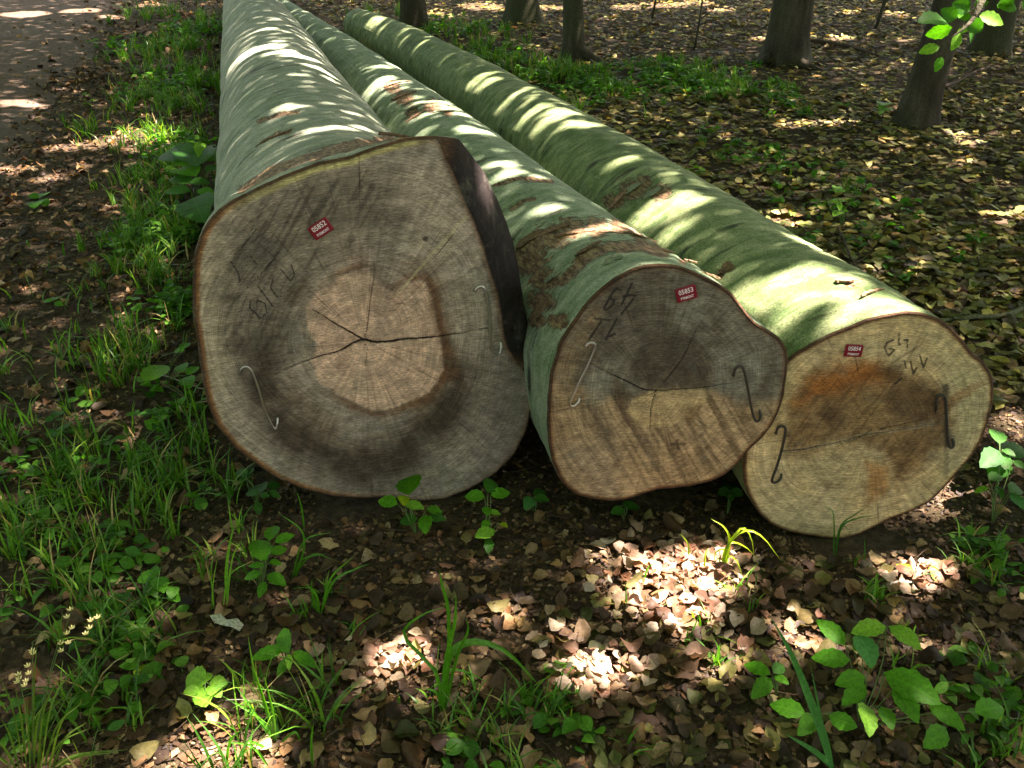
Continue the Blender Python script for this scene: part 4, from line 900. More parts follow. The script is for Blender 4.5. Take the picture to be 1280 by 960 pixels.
def plant(name, label, base_px, leaves, cat='seedling', z=.08, wr=.55, c=G_MID, stemr=.0016, group=None):
    """leaves: (bx,by,tx,ty[,z_offset[,colour]]) in photo pixels at height z"""
    b = ground_at(*base_px); b[2] = gz(b[0], b[1]); root = empty(name, b, label, cat, group); hub = None
    for q in leaves:
        dz = q[4] if len(q) > 4 else 0; cc = q[5] if len(q) > 5 else c
        B = ground_at(q[0], q[1], z + dz + b[2]); T = ground_at(q[2], q[3], z + dz + b[2] + rng.normal(0, .008) - .004)
        one_leaf(B, T, wr * rng.uniform(.88, 1.1), cc, root, side_tilt=rng.normal(0, .18))
        m_ = b * .45 + B * .55 + np.array([rng.normal(0, .006), rng.normal(0, .006), .015])
        V, F = tube(spline([b - ZUP * .01, m_, B], 8), np.linspace(stemr, stemr * .55, 8), 5)
        add('stem', mesh_data('stem', V, F), STEM, root)
    return root
w = lambda ox, oy, k, l: [tuple([ox + a[0] / k, oy + a[1] / k, ox + a[2] / k, oy + a[3] / k] + list(a[4:])) for a in l]
plant('hornbeam_seedling', 'large leafy green seedling with many ribbed leaves at the lower right', (1075, 905), w(900, 740, 3.368, [
 (528,222,408,108,.03),(548,285,385,272,.02),(585,170,645,312,.04,G_BLUE),(700,142,555,165,.05,G_PALE),(712,140,852,236,.05,G_PALE),(612,352,488,385,.01),(690,335,935,462,.03),(612,388,518,470,0),(735,395,838,545,.02),
 (602,460,640,602,0,G_PALE),(878,470,1036,576,.0),(955,570,866,652,-.02),(1075,505,1202,478,-.03),(362,512,208,468,-.02),(458,520,582,572,-.02),(402,515,335,600,-.03),(680,480,730,575,0),(560,240,640,205,.03)]), z=.13, wr=.56, cat='seedling')
plant('trefoil_seedling', 'small three leaved seedling left of the large lower right seedling', (972, 868), w(900, 740, 3.368, [(212,345,98,298),(216,360,138,442,-.01),(228,350,290,385),(225,340,270,300,.01,G_DARK)]), z=.07, c=G_MID)
plant('nettle_seedling', 'bright green seedling against the bottom of the largest log', (522, 668), w(460, 560, 5.333, [(272,305,282,160,.03),(196,372,62,342,.01),(248,368,372,398,.01,G_PALE),(232,312,242,378,.02,G_YEL),(392,405,500,425,-.03),(330,470,205,490,-.04,G_DARK),(385,440,380,565,-.04),(400,460,520,470,-.05,G_DARK)]), z=.10, wr=.62)
plant('nettle_seedling', 'bright green seedling beneath the right edge of the largest log', (608, 672), w(460, 560, 5.333, [(778,325,640,315,.02),(818,315,952,288,.02),(800,295,830,195,.03,G_DARK),(800,420,885,440,0,G_PALE),(845,545,715,588,-.03,G_PALE),(810,600,800,698,-.05,G_DARK),(805,480,760,540,-.02),(880,500,930,525,-.03,G_YEL),(795,450,785,380,.0)]), z=.10, wr=.6)
plant('ivy_seedling', 'dark blue green seedling in the gap between largest and middle log', (668, 636), w(460, 560, 5.333, [(1095,325,1050,405,0,G_BLUE),(1105,330,1210,345,0,G_DARK),(1110,320,1180,280,0,G_DARK)]), z=.05, wr=.7)
plant('ground_ivy', 'dark low seedling under the middle log', (780, 640), w(640, 600, 3.2, [(450,115,395,130),(455,110,512,100),(450,105,470,85)]), z=.03, wr=.8, c=G_DARK)
plant('ground_ivy', 'dark low seedling between the middle and rightmost log', (912, 622), w(640, 600, 3.2, [(868,40,820,55),(872,42,925,58),(870,38,874,0),(866,44,880,80)]), z=.04, wr=.75, c=G_DARK)
plant('broadleaf_seedling', 'seedling with four long pointed leaves at the lower middle left', (358, 822), w(150, 560, 3, [(630,768,603,668,.01),(612,752,492,788),(648,762,735,820),(632,785,590,858,-.01),(634,770,634,830,0,G_PALE)]), z=.06, wr=.42)
plant('woodland_herb', 'dense leafy herb with many leaves left of the logs in the foreground', (325, 740), w(150, 560, 3, [(560,345,583,282,.04),(580,352,655,322,.03),(562,385,488,405,.02),(565,395,628,372,.03),(552,472,622,512),(528,470,462,488),(548,420,500,360,.02),(560,430,610,430,.01),(540,440,480,440,.01),(545,500,520,560,-.02),(530,420,520,330,.04)]), z=.10, wr=.55)
plant('broadleaf_seedling', 'small green seedling with folded leaves left of the dense herb', (195, 742), w(150, 560, 3, [(135,480,58,490),(138,478,125,438),(136,482,165,535),(180,538,222,572,-.02),(140,485,95,525)]), z=.06, wr=.6)
plant('round_leaf_herb', 'pale herb with rounded leaves at the bottom left', (262, 880), w(150, 560, 3, [(320,880,245,850,.01),(322,875,330,838,.01),(300,905,238,915),(335,880,405,885),(310,910,320,965,-.01),(330,890,380,930),(310,890,280,950)]), z=.07, wr=.85, c=G_PALE)
plant('round_leaf_herb', 'single pale round leaf beside the three leaved herb at lower left', (228, 838), w(150, 560, 3, [(235,820,228,775)]), z=.04, wr=.85, c=G_PALE)
plant('round_leaf_herb', 'tiny yellow green leaves near the sedge tussock', (178, 842), w(150, 560, 3, [(85,850,105,825),(80,845,48,838),(78,835,75,812),(90,845,110,860)]), z=.025, wr=.9, c=G_YEL)
plant('broadleaf_seedling', 'small dark seedling touching the lower left edge of the largest log', (322, 630), w(150, 560, 3, [(520,175,470,165),(522,172,520,125),(525,175,560,180),(555,150,605,130),(560,160,600,185),(470,110,440,75),(475,105,500,70),(472,112,440,125),(515,200,520,250,-.02)]), z=.06, wr=.6, c=G_DARK)
plant('clover_patch', 'low clover like leaves among litter at the left', (78, 535), w(0, 380, 2.825, [(190,405,155,408),(192,400,215,372),(195,412,225,402),(190,440,165,470),(195,445,222,460),(285,395,310,380),(280,398,255,410),(240,440,262,455),(238,435,228,420)]), z=.04, wr=.85, c=G_DARK)
plant('broadleaf_seedling', 'seedling with one large leaf close to the left edge of the largest log', (205, 482), w(0, 380, 2.825, [(512,272,590,205,.02,G_PALE),(640,160,668,132),(650,165,615,160),(660,250,700,215),(655,255,670,290),(650,320,690,305,-.02),(648,325,640,350,-.02),(645,240,640,205)]), z=.07, wr=.6)
plant('dock_plant', 'broad leaved green plant hugging the upper left side of the largest log', (246, 262), w(0, 0, 2.287, [(560,450,450,430,.10),(575,455,625,415,.10,G_PALE),(545,545,470,545,.02),(550,560,575,620,0),(560,500,500,470,.06,G_MID),(540,520,600,520,.04),(560,470,545,405,.10),(550,520,480,505,.03),(565,540,615,560,.02,G_MID),(545,470,490,455,.08,G_PALE),(590,490,630,470,.07)]), z=.16, wr=.55, cat='plant', c=G_DARK)
plant('bramble_plant', 'dark leafy plant behind the right end of the rightmost log', (1245, 640), w(1020, 460, 3.2, [(735,330,665,390,.03,G_BLUE),(745,325,800,350,.03),(790,370,835,400,.02,G_DARK),(735,300,715,235,.05),(690,480,630,495,0,G_PALE),(720,470,750,520,0),(780,500,835,560,0,G_BLUE),(775,495,820,470,.01,G_DARK),(690,440,750,430,0,G_DARK),(745,340,760,400,.02,G_DARK)]), z=.12, wr=.6, cat='plant', c=G_DARK)
plant('bramble_plant', 'low green sprig at the right edge beside bramble and fallen branch', (1262, 585), [(1250,572,1228,560),(1255,575,1240,598),(1262,570,1280,556),(1258,566,1254,545)], z=.10, wr=.6, cat='plant', c=G_DARK)
plant('woodruff_sprig', 'pale whorled sprig standing alone behind the rightmost log', (1052, 285), [(1047,240,1036,236,.06,G_PALE),(1047,240,1058,237,.06,G_PALE),(1047,240,1046,230,.06,G_PALE),(1048,252,1036,252,.02,G_PALE),(1048,252,1060,250,.02,G_PALE),(1048,252,1050,262,.02,G_PALE),(1052,264,1042,268,-.03,G_PALE),(1052,264,1062,264,-.03,G_PALE)], z=.10, wr=.4)
plant('woodruff_sprig', 'tiny bright sprig left of the nearest tree trunk', (1103, 150), [(1103,138,1096,133,0,G_PALE),(1103,138,1111,132,0,G_PALE),(1103,138,1100,142,0,G_PALE),(1104,132,1106,126,.02,G_PALE)], z=.12, wr=.5)
plant('litter_sprout', 'sunlit sprout with two yellow green leaves in front of the rightmost log', (1138, 722), [(1142,714,1120,704,.0,G_YEL),(1160,714,1176,712,.0,G_YEL),(1165,718,1172,726,0,G_YEL)], z=.03, wr=.6)
plant('verge_herb', 'small herb patch on the litter beside the track', (55, 250), w(0, 0, 2.287, [(110,565,80,555),(112,563,130,548),(115,570,135,585),(112,572,95,590)]), z=.04, wr=.7)
plant('verge_herb', 'small herb patch below the sunlit verge at far left', (65, 378), w(0, 0, 2.287, [(150,860,120,860),(152,858,175,845),(155,865,180,872)]), z=.04, wr=.7)

def tuft(name, label, blades, cat='grass tuft', c=G_MID, depth=.0):
    """blades: (width m, [pixel points, first = foot]) in a vertical plane through the foot"""
    b0 = ground_at(*blades[0][1][0]); b0[2] = gz(b0[0], b0[1]); root = empty(name, b0, label, cat)
    for i, (wd, pts) in enumerate(blades):
        foot = ground_at(*pts[0]); foot[2] = gz(foot[0], foot[1]) - .005
        sl_ = rng.normal(0, .35); nrm = np.array([sl_, 1., 0]); P = [foot]
        for q in pts[1:]: P.append(on_plane(q[0], q[1], foot, nrm))
        P = np.array(P); P[:, 2] = np.maximum(P[:, 2], gz(P[:, 0], P[:, 1]) - .005)
        V, F, uv = blade_strip(spline(P, 12), wd); cv = np.tile(np.r_[c * rng.uniform(.8, 1.2), 1], (len(V), 1))
        add('blade', mesh_data('blade', V, [F], True, {'col': cv, 'luv': uv}), GRASS, root)
    return root
s3 = lambda l: zz_(640, 600, 3.2, l); s5 = lambda l: zz_(380, 700, 3.368, l); s9 = lambda l: zz_(900, 740, 3.368, l); s0 = lambda l: zz_(0, 740, 3.2, l); s6 = lambda l: zz_(150, 560, 3, l)
tuft('grass_tuft', 'bright sunlit grass tuft arching in front of the rightmost log', [(.007, s3([(850,370),(850,300),(880,235),(925,190),(960,240),(968,330)])), (.008, s3([(852,368),(848,290),(920,205),(1000,225),(1080,330)])), (.007, s3([(850,365),(870,250),(850,190),(795,155)])), (.006, s3([(848,370),(830,320),(812,325)])), (.006, s3([(852,370),(865,260),(930,265),(988,322)])), (.006, s3([(854,370),(862,310),(900,325),(922,385)])), (.006, s3([(845,365),(850,285),(815,290),(810,330)]))], c=G_YEL)
tuft('grass_tuft', 'two short grass blades left of the sunlit tuft', [(.006, s3([(708,305),(705,260),(672,213)])), (.006, s3([(775,350),(772,310),(782,272)]))], c=G_YEL)
tuft('grass_tuft', 'single upright grass blade beside the sunlit leaf heap', [(.005, s3([(460,510),(456,460),(455,410)])), (.005, s3([(525,400),(545,350),(585,330)]))])
tuft('broad_grass', 'broad bladed grass arching over litter at bottom centre', [(.011, s5([(582,640),(600,420),(635,260),(640,145)])), (.018, s5([(590,640),(605,420),(700,345),(850,385),(1000,540)])), (.009, s5([(575,640),(560,480),(420,320),(490,235),(600,195)])), (.008, s5([(580,640),(560,560),(490,540)])), (.008, s5([(600,600),(610,250),(580,100),(570,40)])), (.007, s5([(585,640),(600,480),(680,470),(780,520)])), (.008, s5([(590,640),(640,420),(690,300),(680,240)]))], c=G_MID)
tuft('broad_grass', 'long wide blue green grass blade crossing the lower right seedling', [(.020, s9([(480,760),(440,620),(370,430),(300,260),(215,108)])), (.014, s9([(500,745),(400,672),(270,595)])), (.008, s9([(470,745),(430,560),(380,300)]))], c=G_BLUE)
tuft('grass_tuft', 'grass blades rising at the bottom left centre', [(.009, s0([(1105,600),(1060,450),(1005,275)])), (.008, s0([(1100,600),(1090,480),(1055,330)])), (.009, s0([(1110,590),(1030,500),(880,410)])), (.006, s0([(1100,600),(1010,470),(940,370)])), (.006, s0([(1110,600),(1180,560),(1210,640)])), (.007, s0([(960,704),(990,600),(1100,640),(1200,720)])), (.007, s0([(900,704),(920,600),(980,540)])), (.006, s0([(1250,700),(1245,600),(1255,520)])), (.006, s0([(1080,700),(1010,620),(900,600)]))], c=G_MID)
tuft('grass_tuft', 'thin grass tuft right of the dense leafy herb', [(.008, s6([(745,610),(735,550),(690,505)])), (.007, s6([(750,610),(790,490),(875,408)])), (.007, s6([(755,600),(800,500),(880,455),(940,432)])), (.007, s6([(740,610),(720,540),(720,490)])), (.006, s6([(760,600),(770,540),(760,480)])), (.006, s6([(650,480),(680,420),(780,395)])), (.006, s6([(640,480),(690,350),(800,315)])), (.006, s6([(655,480),(690,330),(590,240)])), (.006, s6([(690,300),(680,220),(660,155)])), (.006, s6([(640,470),(720,400),(800,420)]))], c=G_MID)
tuft('grass_tuft', 'upright pale grass blade with dry stalks left of the dense herb', [(.011, s6([(400,580),(400,440),(430,270)])), (.006, s6([(395,590),(420,420),(460,340)])), (.004, s6([(340,600),(350,500),(368,400)])), (.005, s6([(380,600),(410,480),(500,420)])), (.004, s6([(350,600),(345,520),(330,440)]))], c=G_PALE)
tuft('grass_tuft', 'bright tall grass clump beside the upper edge of the rightmost log', [(.010, [(722,142),(715,125),(702,118)]), (.010, [(722,142),(722,122),(716,108)]), (.010, [(724,142),(732,125),(742,112)]), (.010, [(720,142),(708,132),(698,128)]), (.009, [(724,142),(728,128),(736,128)]), (.009, [(722,142),(720,128),(712,110)]), (.009, [(808,150),(806,136),(802,124)])], c=G_PALE)
tuft('grass_tuft', 'sunlit grass tuft on the verge at the upper left', [(.012, [(190,178),(188,160),(195,145)]), (.012, [(192,178),(200,158),(212,158)]), (.012, [(188,178),(178,160),(174,150)]), (.010, [(110,165),(105,150),(92,142)]), (.010, [(112,165),(112,145),(118,138)]), (.010, [(114,165),(122,152),(132,150)]), (.01, [(186,178),(182,168),(170,162)])], c=G_YEL)
tuft('grass_tuft', 'grass blades growing against the foot of the rightmost sawn end', [(.005, zz_(1020,460,3.2,[(90,710),(95,640),(150,590),(222,545)])), (.006, zz_(1020,460,3.2,[(92,710),(100,640),(170,600),(245,590)])), (.005, zz_(1020,460,3.2,[(90,700),(100,640),(140,650)])), (.005, zz_(1020,460,3.2,[(86,710),(70,590),(38,555)]))], c=G_DARK)
# sedge with pale flower spikes, bottom left
SED = [(.006, s0([(130 + dx * 1.3, 695 + (dx * 7) % 30), (130 + dx * 1.6 + .30 * (tx_ - 130 - dx), 690 + .62 * (ty_ - 690)), (tx_, ty_)])) for dx, tx_, ty_ in [(-30,0,340),(0,150,190),(20,300,300),(10,240,340),(-20,60,380),(30,330,440),(35,360,545),(40,520,630),(-40,0,500),(-50,-20,590),(45,280,470),(50,350,520),(-10,110,420),(0,190,420),(15,170,600),(-60,-40,650),(55,300,690),(60,480,640),(28,250,560)]]
sedge = tuft('sedge_tussock', 'flowering sedge tussock with pale yellow spikes at the bottom left corner', SED, 'sedge', lin((96, 132, 50)))
def spikelet(p, parent, sz=.006):
    V, F = [], []
    for k in range(6):
        a = k * 1.05; e = np.array([math.cos(a) * .7, math.sin(a) * .7, .6]); s_ = np.cross(e, ZUP); s_ /= np.linalg.norm(s_) + 1e-6
        o = len(V); V += [p, p + e * sz + s_ * sz * .28, p + e * sz * 1.7, p + e * sz - s_ * sz * .28]; F.append((o, o + 1, o + 2, o + 3))
    add('flower_spike', mesh_data('flower_spike', np.array(V), [np.array(F)], False), SPIKE, parent)
SPIKE = simple('pale_flower', lin((226, 218, 150)), .6)
foot = ground_at(40, 955); foot[2] = 0
for tip, fl_ in (((75,330), [(75,335),(70,365),(100,378),(78,350)]), ((130,200), [(112,300),(116,330),(105,360),(135,250),(130,240)]), ((245,160), [(245,210),(245,240),(275,208),(290,148),(270,170)]), ((560,28), [(345,172),(365,118),(392,106),(360,148)]), ((290,60), [(270,105),(283,75)])):
    top = s0([tip])[0]; P = [foot, on_plane(40 + (top[0] - 40) * .45, 955 + (top[1] - 955) * .55, foot, np.array([0, 1., 0])), on_plane(*top, foot, np.array([0, 1., 0]))]
    V, F = tube(spline(P, 14), np.linspace(.0013, .0006, 14), 5); add('flower_stalk', mesh_data('flower_stalk', V, F), STEM, sedge)
    for q in fl_: spikelet(on_plane(*s0([q])[0], foot, np.array([0, 1., 0])), sedge)

# ------------------------------------------------------------------ fallen branches and scraps
def branch(name, label, px, r0, r1, z=.02, mat=None, side=(), cat='branch'):
    P = np.array([ground_at(x, y, z) for x, y in px]); P[:, 2] = gz(P[:, 0], P[:, 1]) + z; root = empty(name, P[0], label, cat)
    P = spline(P, 26) + np.cumsum(rng.normal(0, .0015, (26, 3)), 0) * [1, 1, .3]
    V, F = tube(P, np.linspace(r0, r1, 26) * rng.uniform(.88, 1.12, 26), 8); add('stick', mesh_data('stick', V, F), mat or TWIG, root)
    for i, ex, ey, ez in side:
        q = spline([P[i], P[i] + np.array([ex, ey, ez]) * .5 + rng.normal(0, .01, 3), P[i] + np.array([ex, ey, ez])], 10); V, F = tube(q, np.linspace(r1 * .8, r1 * .3, 10), 6); add('side_twig', mesh_data('side_twig', V, F), mat or TWIG, root)
branch('fallen_branch', 'mossy fallen branch on the leaves right of the rightmost log', [(1172,398),(1210,393),(1245,390),(1268,384),(1310,364)], .009, .013, .03, TWIG_OLD)
branch('fallen_branch', 'dark bare twig standing up behind the rightmost log', [(1078,352),(1066,330),(1058,312),(1046,285)], .007, .004, .05, TWIG, ((12, -.25, .1, .12), (18, -.2, .25, .1), (8, .2, .2, .15)))
branch('fallen_branch', 'thin dry stalk touching the left edge of the largest log', [(198,470),(215,476),(236,483),(252,488)], .0022, .0016, .03, simple('dry_stalk', (.34, .30, .22), .8))
branch('fallen_branch', 'pale thin stick in the sunlit litter at lower right', [(1105,722),(1122,718),(1145,714),(1162,708)], .004, .003, .02, simple('bleached_stick', (.36, .33, .28), .8), ((20, .02, .06, .03),))
branch('fallen_branch', 'long thin twig lying beyond the rightmost log under the trees', [(960,205),(985,195),(1012,182),(1040,172)], .008, .004, .03, TWIG, ((14, .2, .2, .03),))
branch('fallen_branch', 'crooked branch on the ground right of the nearest tree', [(1178,112),(1196,103),(1215,92),(1238,84)], .018, .010, .06, TWIG, ((10, .3, .3, .1), (18, .4, -.1, .05)))
branch('fallen_branch', 'dead branch lying behind the tree with paired stems', [(1010,48),(1040,52),(1070,58),(1096,70)], .025, .012, .05, TWIG, ((15, .3, .2, .1),))
branch('fallen_branch', 'long curved dead stick below the nearest tree trunk', [(1140,168),(1168,176),(1190,182)], .009, .005, .03, TWIG_OLD)
# pale bleached scrap
P = [ground_at(*q, .02) for q in s6([(335,622),(375,618),(400,640),(440,638),(462,655),(448,684),(415,668),(385,664),(352,650)])]
P = np.array(P); P[:, 2] = gz(P[:, 0], P[:, 1]) + .022 + .008 * rng.random(len(P)); cpt = P.mean(0) + ZUP * .006
V = np.vstack([P, cpt[None], P - ZUP * .002, (cpt - ZUP * .002)[None]]); m_ = len(P); j = np.arange(m_); j2 = (j + 1) % m_
F = np.vstack([np.stack([np.full(m_, m_), j2, j], -1), np.stack([np.full(m_, 2 * m_ + 1), j + m_ + 1, j2 + m_ + 1], -1)])
tag(add('leaf_scrap', mesh_data('leaf_scrap', V, [F, np.stack([j, j2, j2 + m_ + 1, j + m_ + 1], -1)], False), simple('bleached_scrap', (.34, .36, .29), .8, 0, .2, 150, .6)), 'pale bleached scrap lying on the litter below the dense herb', 'scrap')

# ------------------------------------------------------------------ trees
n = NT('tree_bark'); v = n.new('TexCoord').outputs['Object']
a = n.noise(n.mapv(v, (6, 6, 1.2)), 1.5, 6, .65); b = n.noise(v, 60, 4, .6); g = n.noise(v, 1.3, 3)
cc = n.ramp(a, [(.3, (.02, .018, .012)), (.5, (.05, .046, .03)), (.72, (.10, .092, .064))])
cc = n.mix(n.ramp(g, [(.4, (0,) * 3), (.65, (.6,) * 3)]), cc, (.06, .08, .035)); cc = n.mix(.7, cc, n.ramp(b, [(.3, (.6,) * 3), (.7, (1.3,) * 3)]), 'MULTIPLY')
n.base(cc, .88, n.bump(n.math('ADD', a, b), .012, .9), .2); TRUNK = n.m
def trunk_mesh(base, r, lean, H, seed, flare=.5):
    K, N = 28, 46; rr = np.random.default_rng(seed); z = np.r_[np.linspace(-.08, 1.2, 18), np.linspace(1.35, H, N - 18)]; th = np.linspace(0, 2 * np.pi, K, endpoint=False)
    nf = rr.integers(4, 7); ph = rr.uniform(0, 6.28); V = []
    for zz in z:
        q = max(zz, 0); R = r * (1 - .055 * q) * (1 + flare * math.exp(-q / .16) * (.75 + .5 * np.maximum(0, np.cos(nf * th / 2 + ph)) ** 2)) + r * .12 * (fbm(np.cos(th) * 1.5 + q * .5, np.sin(th) * 1.5 + seed, seed) - .5)
        c = base + np.array([lean[0] * zz + .03 * math.sin(zz * 1.1 + seed), lean[1] * zz + .03 * math.cos(zz * .9 + seed), zz])
        V.append(np.stack([c[0] + R * np.cos(th), c[1] + R * np.sin(th), np.full(K, c[2])], -1))
    return np.concatenate(V), [grid_faces(N, K, True)]
TREES = [  # base px, radius, lean per metre, label
 ((516, 38), .15, (-.01, .0), 'grey beech trunk farthest left behind the log tips'),
 ((655, 30), .19, (.0, .02), 'mossy beech trunk standing between the two left background trunks'),
 ((722, 76), .105, (-.05, .02), 'slim leaning beech with a root spreading to the right'),
 ((988, 82), .20, (-.01, .01), 'stout ridged tree trunk with twigs at its foot, right of centre'),
 ((1148, 162), .125, (.06, .0), 'nearest beech at the upper right with overhanging leafy twigs'),
 ((1240, 66), .17, (.01, .0), 'dark trunk half hidden by green leaves in the top right corner')]
bases = []; tree_roots = []
for i, (bp, r, lean, label) in enumerate(TREES):
    b = ground_at(*bp); b[1] += r * .6; b[2] = gz(b[0], b[1]); bases.append(b)
    root = empty('beech_tree', b, label, 'tree', 'background trees'); tree_roots.append(root)
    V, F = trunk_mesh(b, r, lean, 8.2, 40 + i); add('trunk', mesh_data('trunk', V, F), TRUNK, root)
    for k in range(7):
        rr = np.random.default_rng(500 + i * 10 + k); z0 = rr.uniform(4.2, 7.6); a = k * .9 + rr.uniform(0, .5); p0 = b + np.array([lean[0] * z0, lean[1] * z0, z0]); ln = rr.uniform(2.2, 4.2)
        p2 = p0 + np.array([math.cos(a) * ln, math.sin(a) * ln, rr.uniform(.3, 1.4)]); p1 = (p0 + p2) / 2 + np.array([0, 0, .35])
        V, F = tube(spline([p0, p1, p2], 12), np.linspace(r * .42, .015, 12), 7); add('limb', mesh_data('limb', V, F), TRUNK, root)
# roots at the foot of two trees
def root_ridge(tree, pts, r0):
    P = np.array([ground_at(x, y, z) for x, y, z in pts]); V, F = tube(spline(P, 14), np.linspace(r0, r0 * .3, 14), 8); add('root', mesh_data('root', V, F), TRUNK, tree_roots[tree])
root_ridge(2, [(725,66,.08),(738,72,.04),(750,76,.0),(760,79,-.03)], .06)
root_ridge(3, [(965,72,.08),(952,77,.03),(942,79,-.02)], .06); root_ridge(3, [(1000,78,.06),(1018,86,.01),(1030,89,-.03)], .05)
for bp, r, lean, label in [((815, 24), .016, (.06, .02), 'thin bare sapling stem between slim beech and stout trunk'), ((1094, 36), .022, (.12, .03), 'thin dark sapling stem left of the nearest beech'), ((868, 62), .012, (.03, .0), 'dead thin sapling stem in the litter left of the stout trunk')]:
    b = ground_at(*bp); b[2] = gz(b[0], b[1]); root = empty('sapling', b, label, 'sapling'); P = [b + np.array([lean[0] * z + .02 * math.sin(z * 4), lean[1] * z, z]) for z in np.linspace(-.05, 2.6, 16)]
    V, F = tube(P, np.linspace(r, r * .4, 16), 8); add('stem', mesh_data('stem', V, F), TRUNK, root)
    for k in range(4):
        z = .5 + .5 * k; i = int(z / 2.65 * 15); a = k * 2.1; e = np.array([math.cos(a) * .4, math.sin(a) * .4, .2]); V, F = tube(spline([P[i], P[i] + e * .5 + ZUP * .04, P[i] + e], 7), np.linspace(r * .4, .002, 7), 5); add('twig', mesh_data('twig', V, F), TRUNK, root)
# low overhanging branch of the nearest beech, coming in at the top right
lb_root = tree_roots[4]; tb = bases[4]
w8 = lambda x, y: (1080 + x / 4.8, y / 4.8)
def at_depth(x, y, Y): r = ray(x, y); return CAM + r * (Y / r[1])
BY = 2.75
pth = [tb + np.array([.2, 0, 3.2]), np.array([2.6, 5.4, 3.3]), np.array([2.1, 4.0, 2.4]), at_depth(1262, -60, 3.0), at_depth(*w8(720, -20), BY), at_depth(*w8(640, 130), BY - .05), at_depth(*w8(520, 230), BY - .1)]
V, F = tube(spline(pth, 40), np.linspace(.03, .0016, 40), 6); lb = add('low_branch', mesh_data('low_branch', V, F), TRUNK, lb_root)
for x0, y0, x1, y1, dy, cc in [(500,122,335,112,0,G_DARK),(530,165,368,215,0,G_MID),(575,190,528,305,-.05,G_PALE),(560,190,628,175,.0,G_PALE),(455,280,328,312,-.08,G_PALE),(468,340,428,432,-.1,G_MID),(690,88,845,140,.02,G_PALE),(640,60,540,20,.05,G_DARK),(660,40,760,-10,.05,G_MID),(800,30,930,40,.08,G_MID),(640,120,560,80,.02,G_MID),(640,150,650,260,0,G_DARK),(700,60,680,-60,.04,G_MID),(900,-20,800,60,.06,G_DARK),(620,120,720,190,-.02,G_DARK),(950,10,1010,70,.08,G_MID),(560,110,470,60,0,G_DARK)]:
    B = at_depth(*w8(x0, y0), BY + dy); T = at_depth(*w8(x1, y1), BY + dy + rng.normal(0, .03)); one_leaf(B, T, .58, cc, lb, side_tilt=rng.normal(0, .3), hint=(0, -.9, .45))

# crowns: leaves through the volume above; gaps where the sun comes through
def hit(x, y):
    """first log surface under a photo pixel, else the ground"""
    best = None
    for k in (1, 2, 3):
        g = LOGS[k]; dd = np.hypot(g['px'][..., 0] - x, g['px'][..., 1] - y) + np.where(g['vis'], 0, 1e6); i = np.unravel_index(dd.argmin(), dd.shape)
        if dd[i] < 6:
            q = g['W'][i]
            if best is None or np.linalg.norm(q - CAM) < np.linalg.norm(best - CAM): best = q
    return best if best is not None else ground_at(x, y)
GAPS = [  # pixel, radius in pixels
 (845,724,50),(872,738,26),(800,748,22),(882,700,16),(850,772,16),(738,845,22),(762,830,8),(498,828,20),(632,768,7),(892,838,12),(1000,790,16),(1150,712,20),(1165,700,12),(1205,602,18),(1190,612,12),(1268,525,9),
 (265,935,26),(300,940,20),(230,950,18),(160,172,26),(185,185,24),(120,182,20),(90,185,16),(70,186,10),(20,130,16),(45,132,10),(0,210,12),(60,222,12),(30,22,22),(100,18,18),(140,22,12),(190,6,14),(30,540-330,10),
 (975,275,14),(990,282,14),(1010,300,14),(1030,312,16),(1045,318,10),(1040,158,14),(1010,158,12),(980,160,8),(1195,172,10),(1210,182,9),(1250,278,12),(1275,270,9),(1200,205,7),
 (600,8,24),(640,12,24),(690,10,24),(560,20,14),(790,10,22),(830,8,26),(870,6,20),(900,14,14),(1000,47,14),(1050,48,14),(950,47,10),(1060,16,12),(1120,20,12),(1130,48,8),(545,14,14),(760,24,8),(1240,30,10),
 (330,62,16),(355,66,15),(305,70,13),(375,72,13),(395,84,11),(410,92,8),(335,37,5),(352,134,4),(390,166,6),(425,162,6),(452,159,5),
 (480,100,11),(495,104,9),(475,108,8),(480,82,7),(495,84,6),(560,135,9),(575,143,9),(545,128,8),(600,165,8),(585,160,7),(625,205,9),(605,208,8),(640,215,8),(800,286,12),(770,284,10),(830,300,10),(740,288,8),(860,325,10),(885,342,9),(680,262,6),
 (600,98,8),(612,104,8),(455,32,7),(470,30,6),(500,50,5),(670,140,9),(690,148,10),(705,140,9),(680,158,8),(715,155,8),(640,122,6),(840,250,12),(820,255,10),(860,258,9),(800,268,8),(780,200,5),
 (955,368,20),(990,356,22),(1025,352,16),(1055,360,14),(935,388,16),(1085,375,14),(1112,388,12),(985,398,10),(1008,338,10),(915,382,8),
 (1190,48,4)]
gp = np.array([hit(x, y) for x, y, r_ in GAPS]); gr_ = np.array([r_ for _, _, r_ in GAPS]) * np.linalg.norm(gp - CAM, axis=1) / FPX
gp[-1] = at_depth(1190, 48, BY); gr_[-1] = .03
gp = np.vstack([gp, [at_depth(1238, 24, BY)]]); gr_ = np.r_[gr_, .05]
r = np.random.default_rng(5); NL = 300000
x = r.uniform(-5.5, 13, NL); y = r.uniform(.5, 18, NL); z = 7 + r.normal(0, .75, NL)
keep = (fbm(x * .55 + 20, y * .55, 70, 3) + .25 * (r.random(NL) - .5)) > .20
p0 = np.stack([x, y, z], -1)
for c_, rad in zip(gp, gr_):
    q = p0 - c_; t_ = q @ SUN; dist = np.linalg.norm(q - t_[:, None] * SUN, axis=1); keep &= dist > rad * .85 + .042
p0 = p0[keep]; NC = len(p0); NO = 52000
xo = r.uniform(-14, 13, NO); yo = r.uniform(-13, 18, NO); mo = (xo < -5.5) | (yo < .5); po = np.stack([xo, yo, 7 + r.normal(0, .8, NO)], -1)[mo]
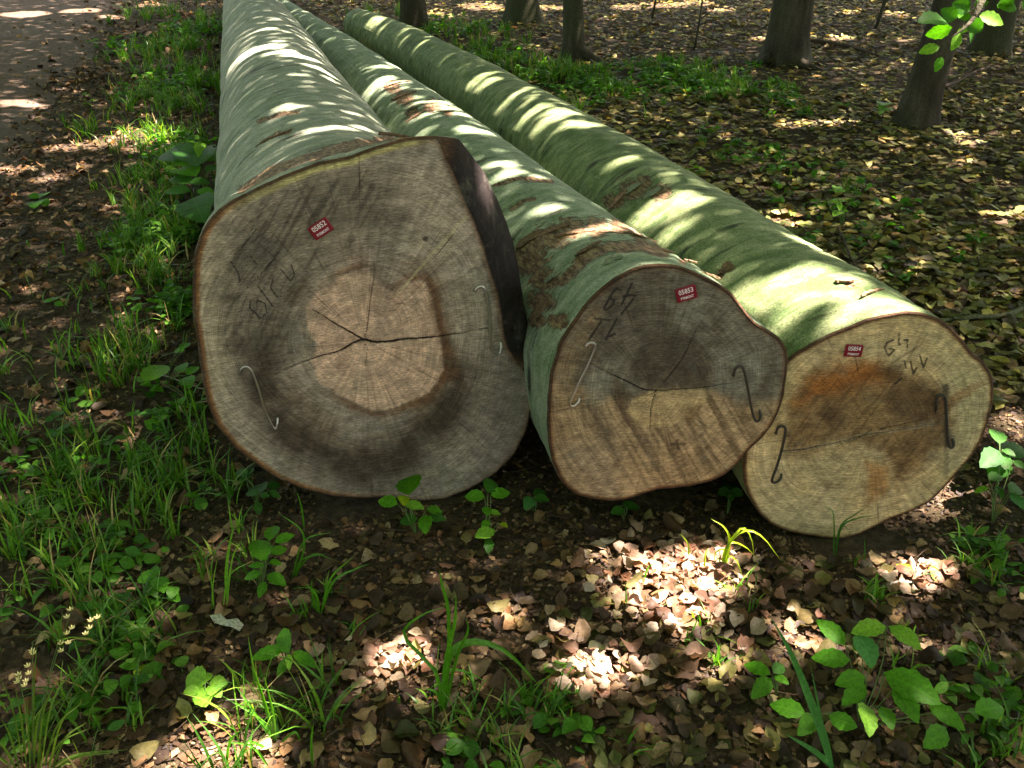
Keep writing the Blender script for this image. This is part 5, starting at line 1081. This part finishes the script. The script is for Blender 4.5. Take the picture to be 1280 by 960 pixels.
p0 = np.vstack([p0, po]); NL = len(p0)
a = r.uniform(0, 6.283, NL); tl = r.normal(0, .3, NL); ln = np.where(np.arange(NL) < NC, r.uniform(.09, .13, NL), r.uniform(.22, .32, NL))
e1 = np.stack([np.cos(a), np.sin(a), tl], -1) * (ln / 2)[:, None]; e2 = np.stack([-np.sin(a), np.cos(a), r.normal(0, .35, NL)], -1) * (ln * .34)[:, None]
Vq = np.stack([p0 - e1, p0 + e2, p0 + e1, p0 - e2], 1)
pal = np.array([lin(q) for q in [(78,108,52),(90,120,60),(70,98,50),(100,130,66)]])
own = np.argmin(np.stack([np.hypot(p0[:, 0] - b[0], p0[:, 1] - b[1]) for b in bases], 1), 1)
for i in range(len(bases)):
    m = own == i; k = int(m.sum()); V = Vq[m].reshape(-1, 3); cv = np.repeat(np.c_[pal[r.integers(0, 4, k)], np.ones(k)], 4, 0)
    add('crown', mesh_data('crown', V, [np.arange(4 * k).reshape(-1, 4)], True, {'col': cv, 'luv': np.zeros((4 * k, 3))}), CANOPY, tree_roots[i])

# the wood goes on all round, beyond the frame
r = np.random.default_rng(8); NF = 26000
a = r.uniform(0, 6.283, NF); rad = r.uniform(19, 27, NF); zf = r.random(NF) ** .8 * 14
p0 = np.stack([np.cos(a) * rad, 6 + np.sin(a) * rad, zf], -1); ln = r.uniform(.22, .42, NF)
E1 = r.normal(size=(NF, 3)); E1 /= np.linalg.norm(E1, axis=1)[:, None]; E2 = np.cross(E1, r.normal(size=(NF, 3))); E2 /= np.linalg.norm(E2, axis=1)[:, None]
Vq = np.stack([p0 - E1 * ln[:, None], p0 + E2 * ln[:, None] * .6, p0 + E1 * ln[:, None], p0 - E2 * ln[:, None] * .6], 1).reshape(-1, 3)
fo = add('far_wood', mesh_data('far_wood', Vq, [np.arange(4 * NF).reshape(-1, 4)], True, {'col': np.repeat(np.c_[pal[r.integers(0, 4, NF)], np.ones(NF)], 4, 0), 'luv': np.zeros((4 * NF, 3))}), CANOPY, kind='stuff')
fo['label'] = 'green wood all round, beyond the clearing'; fo['category'] = 'woodland'
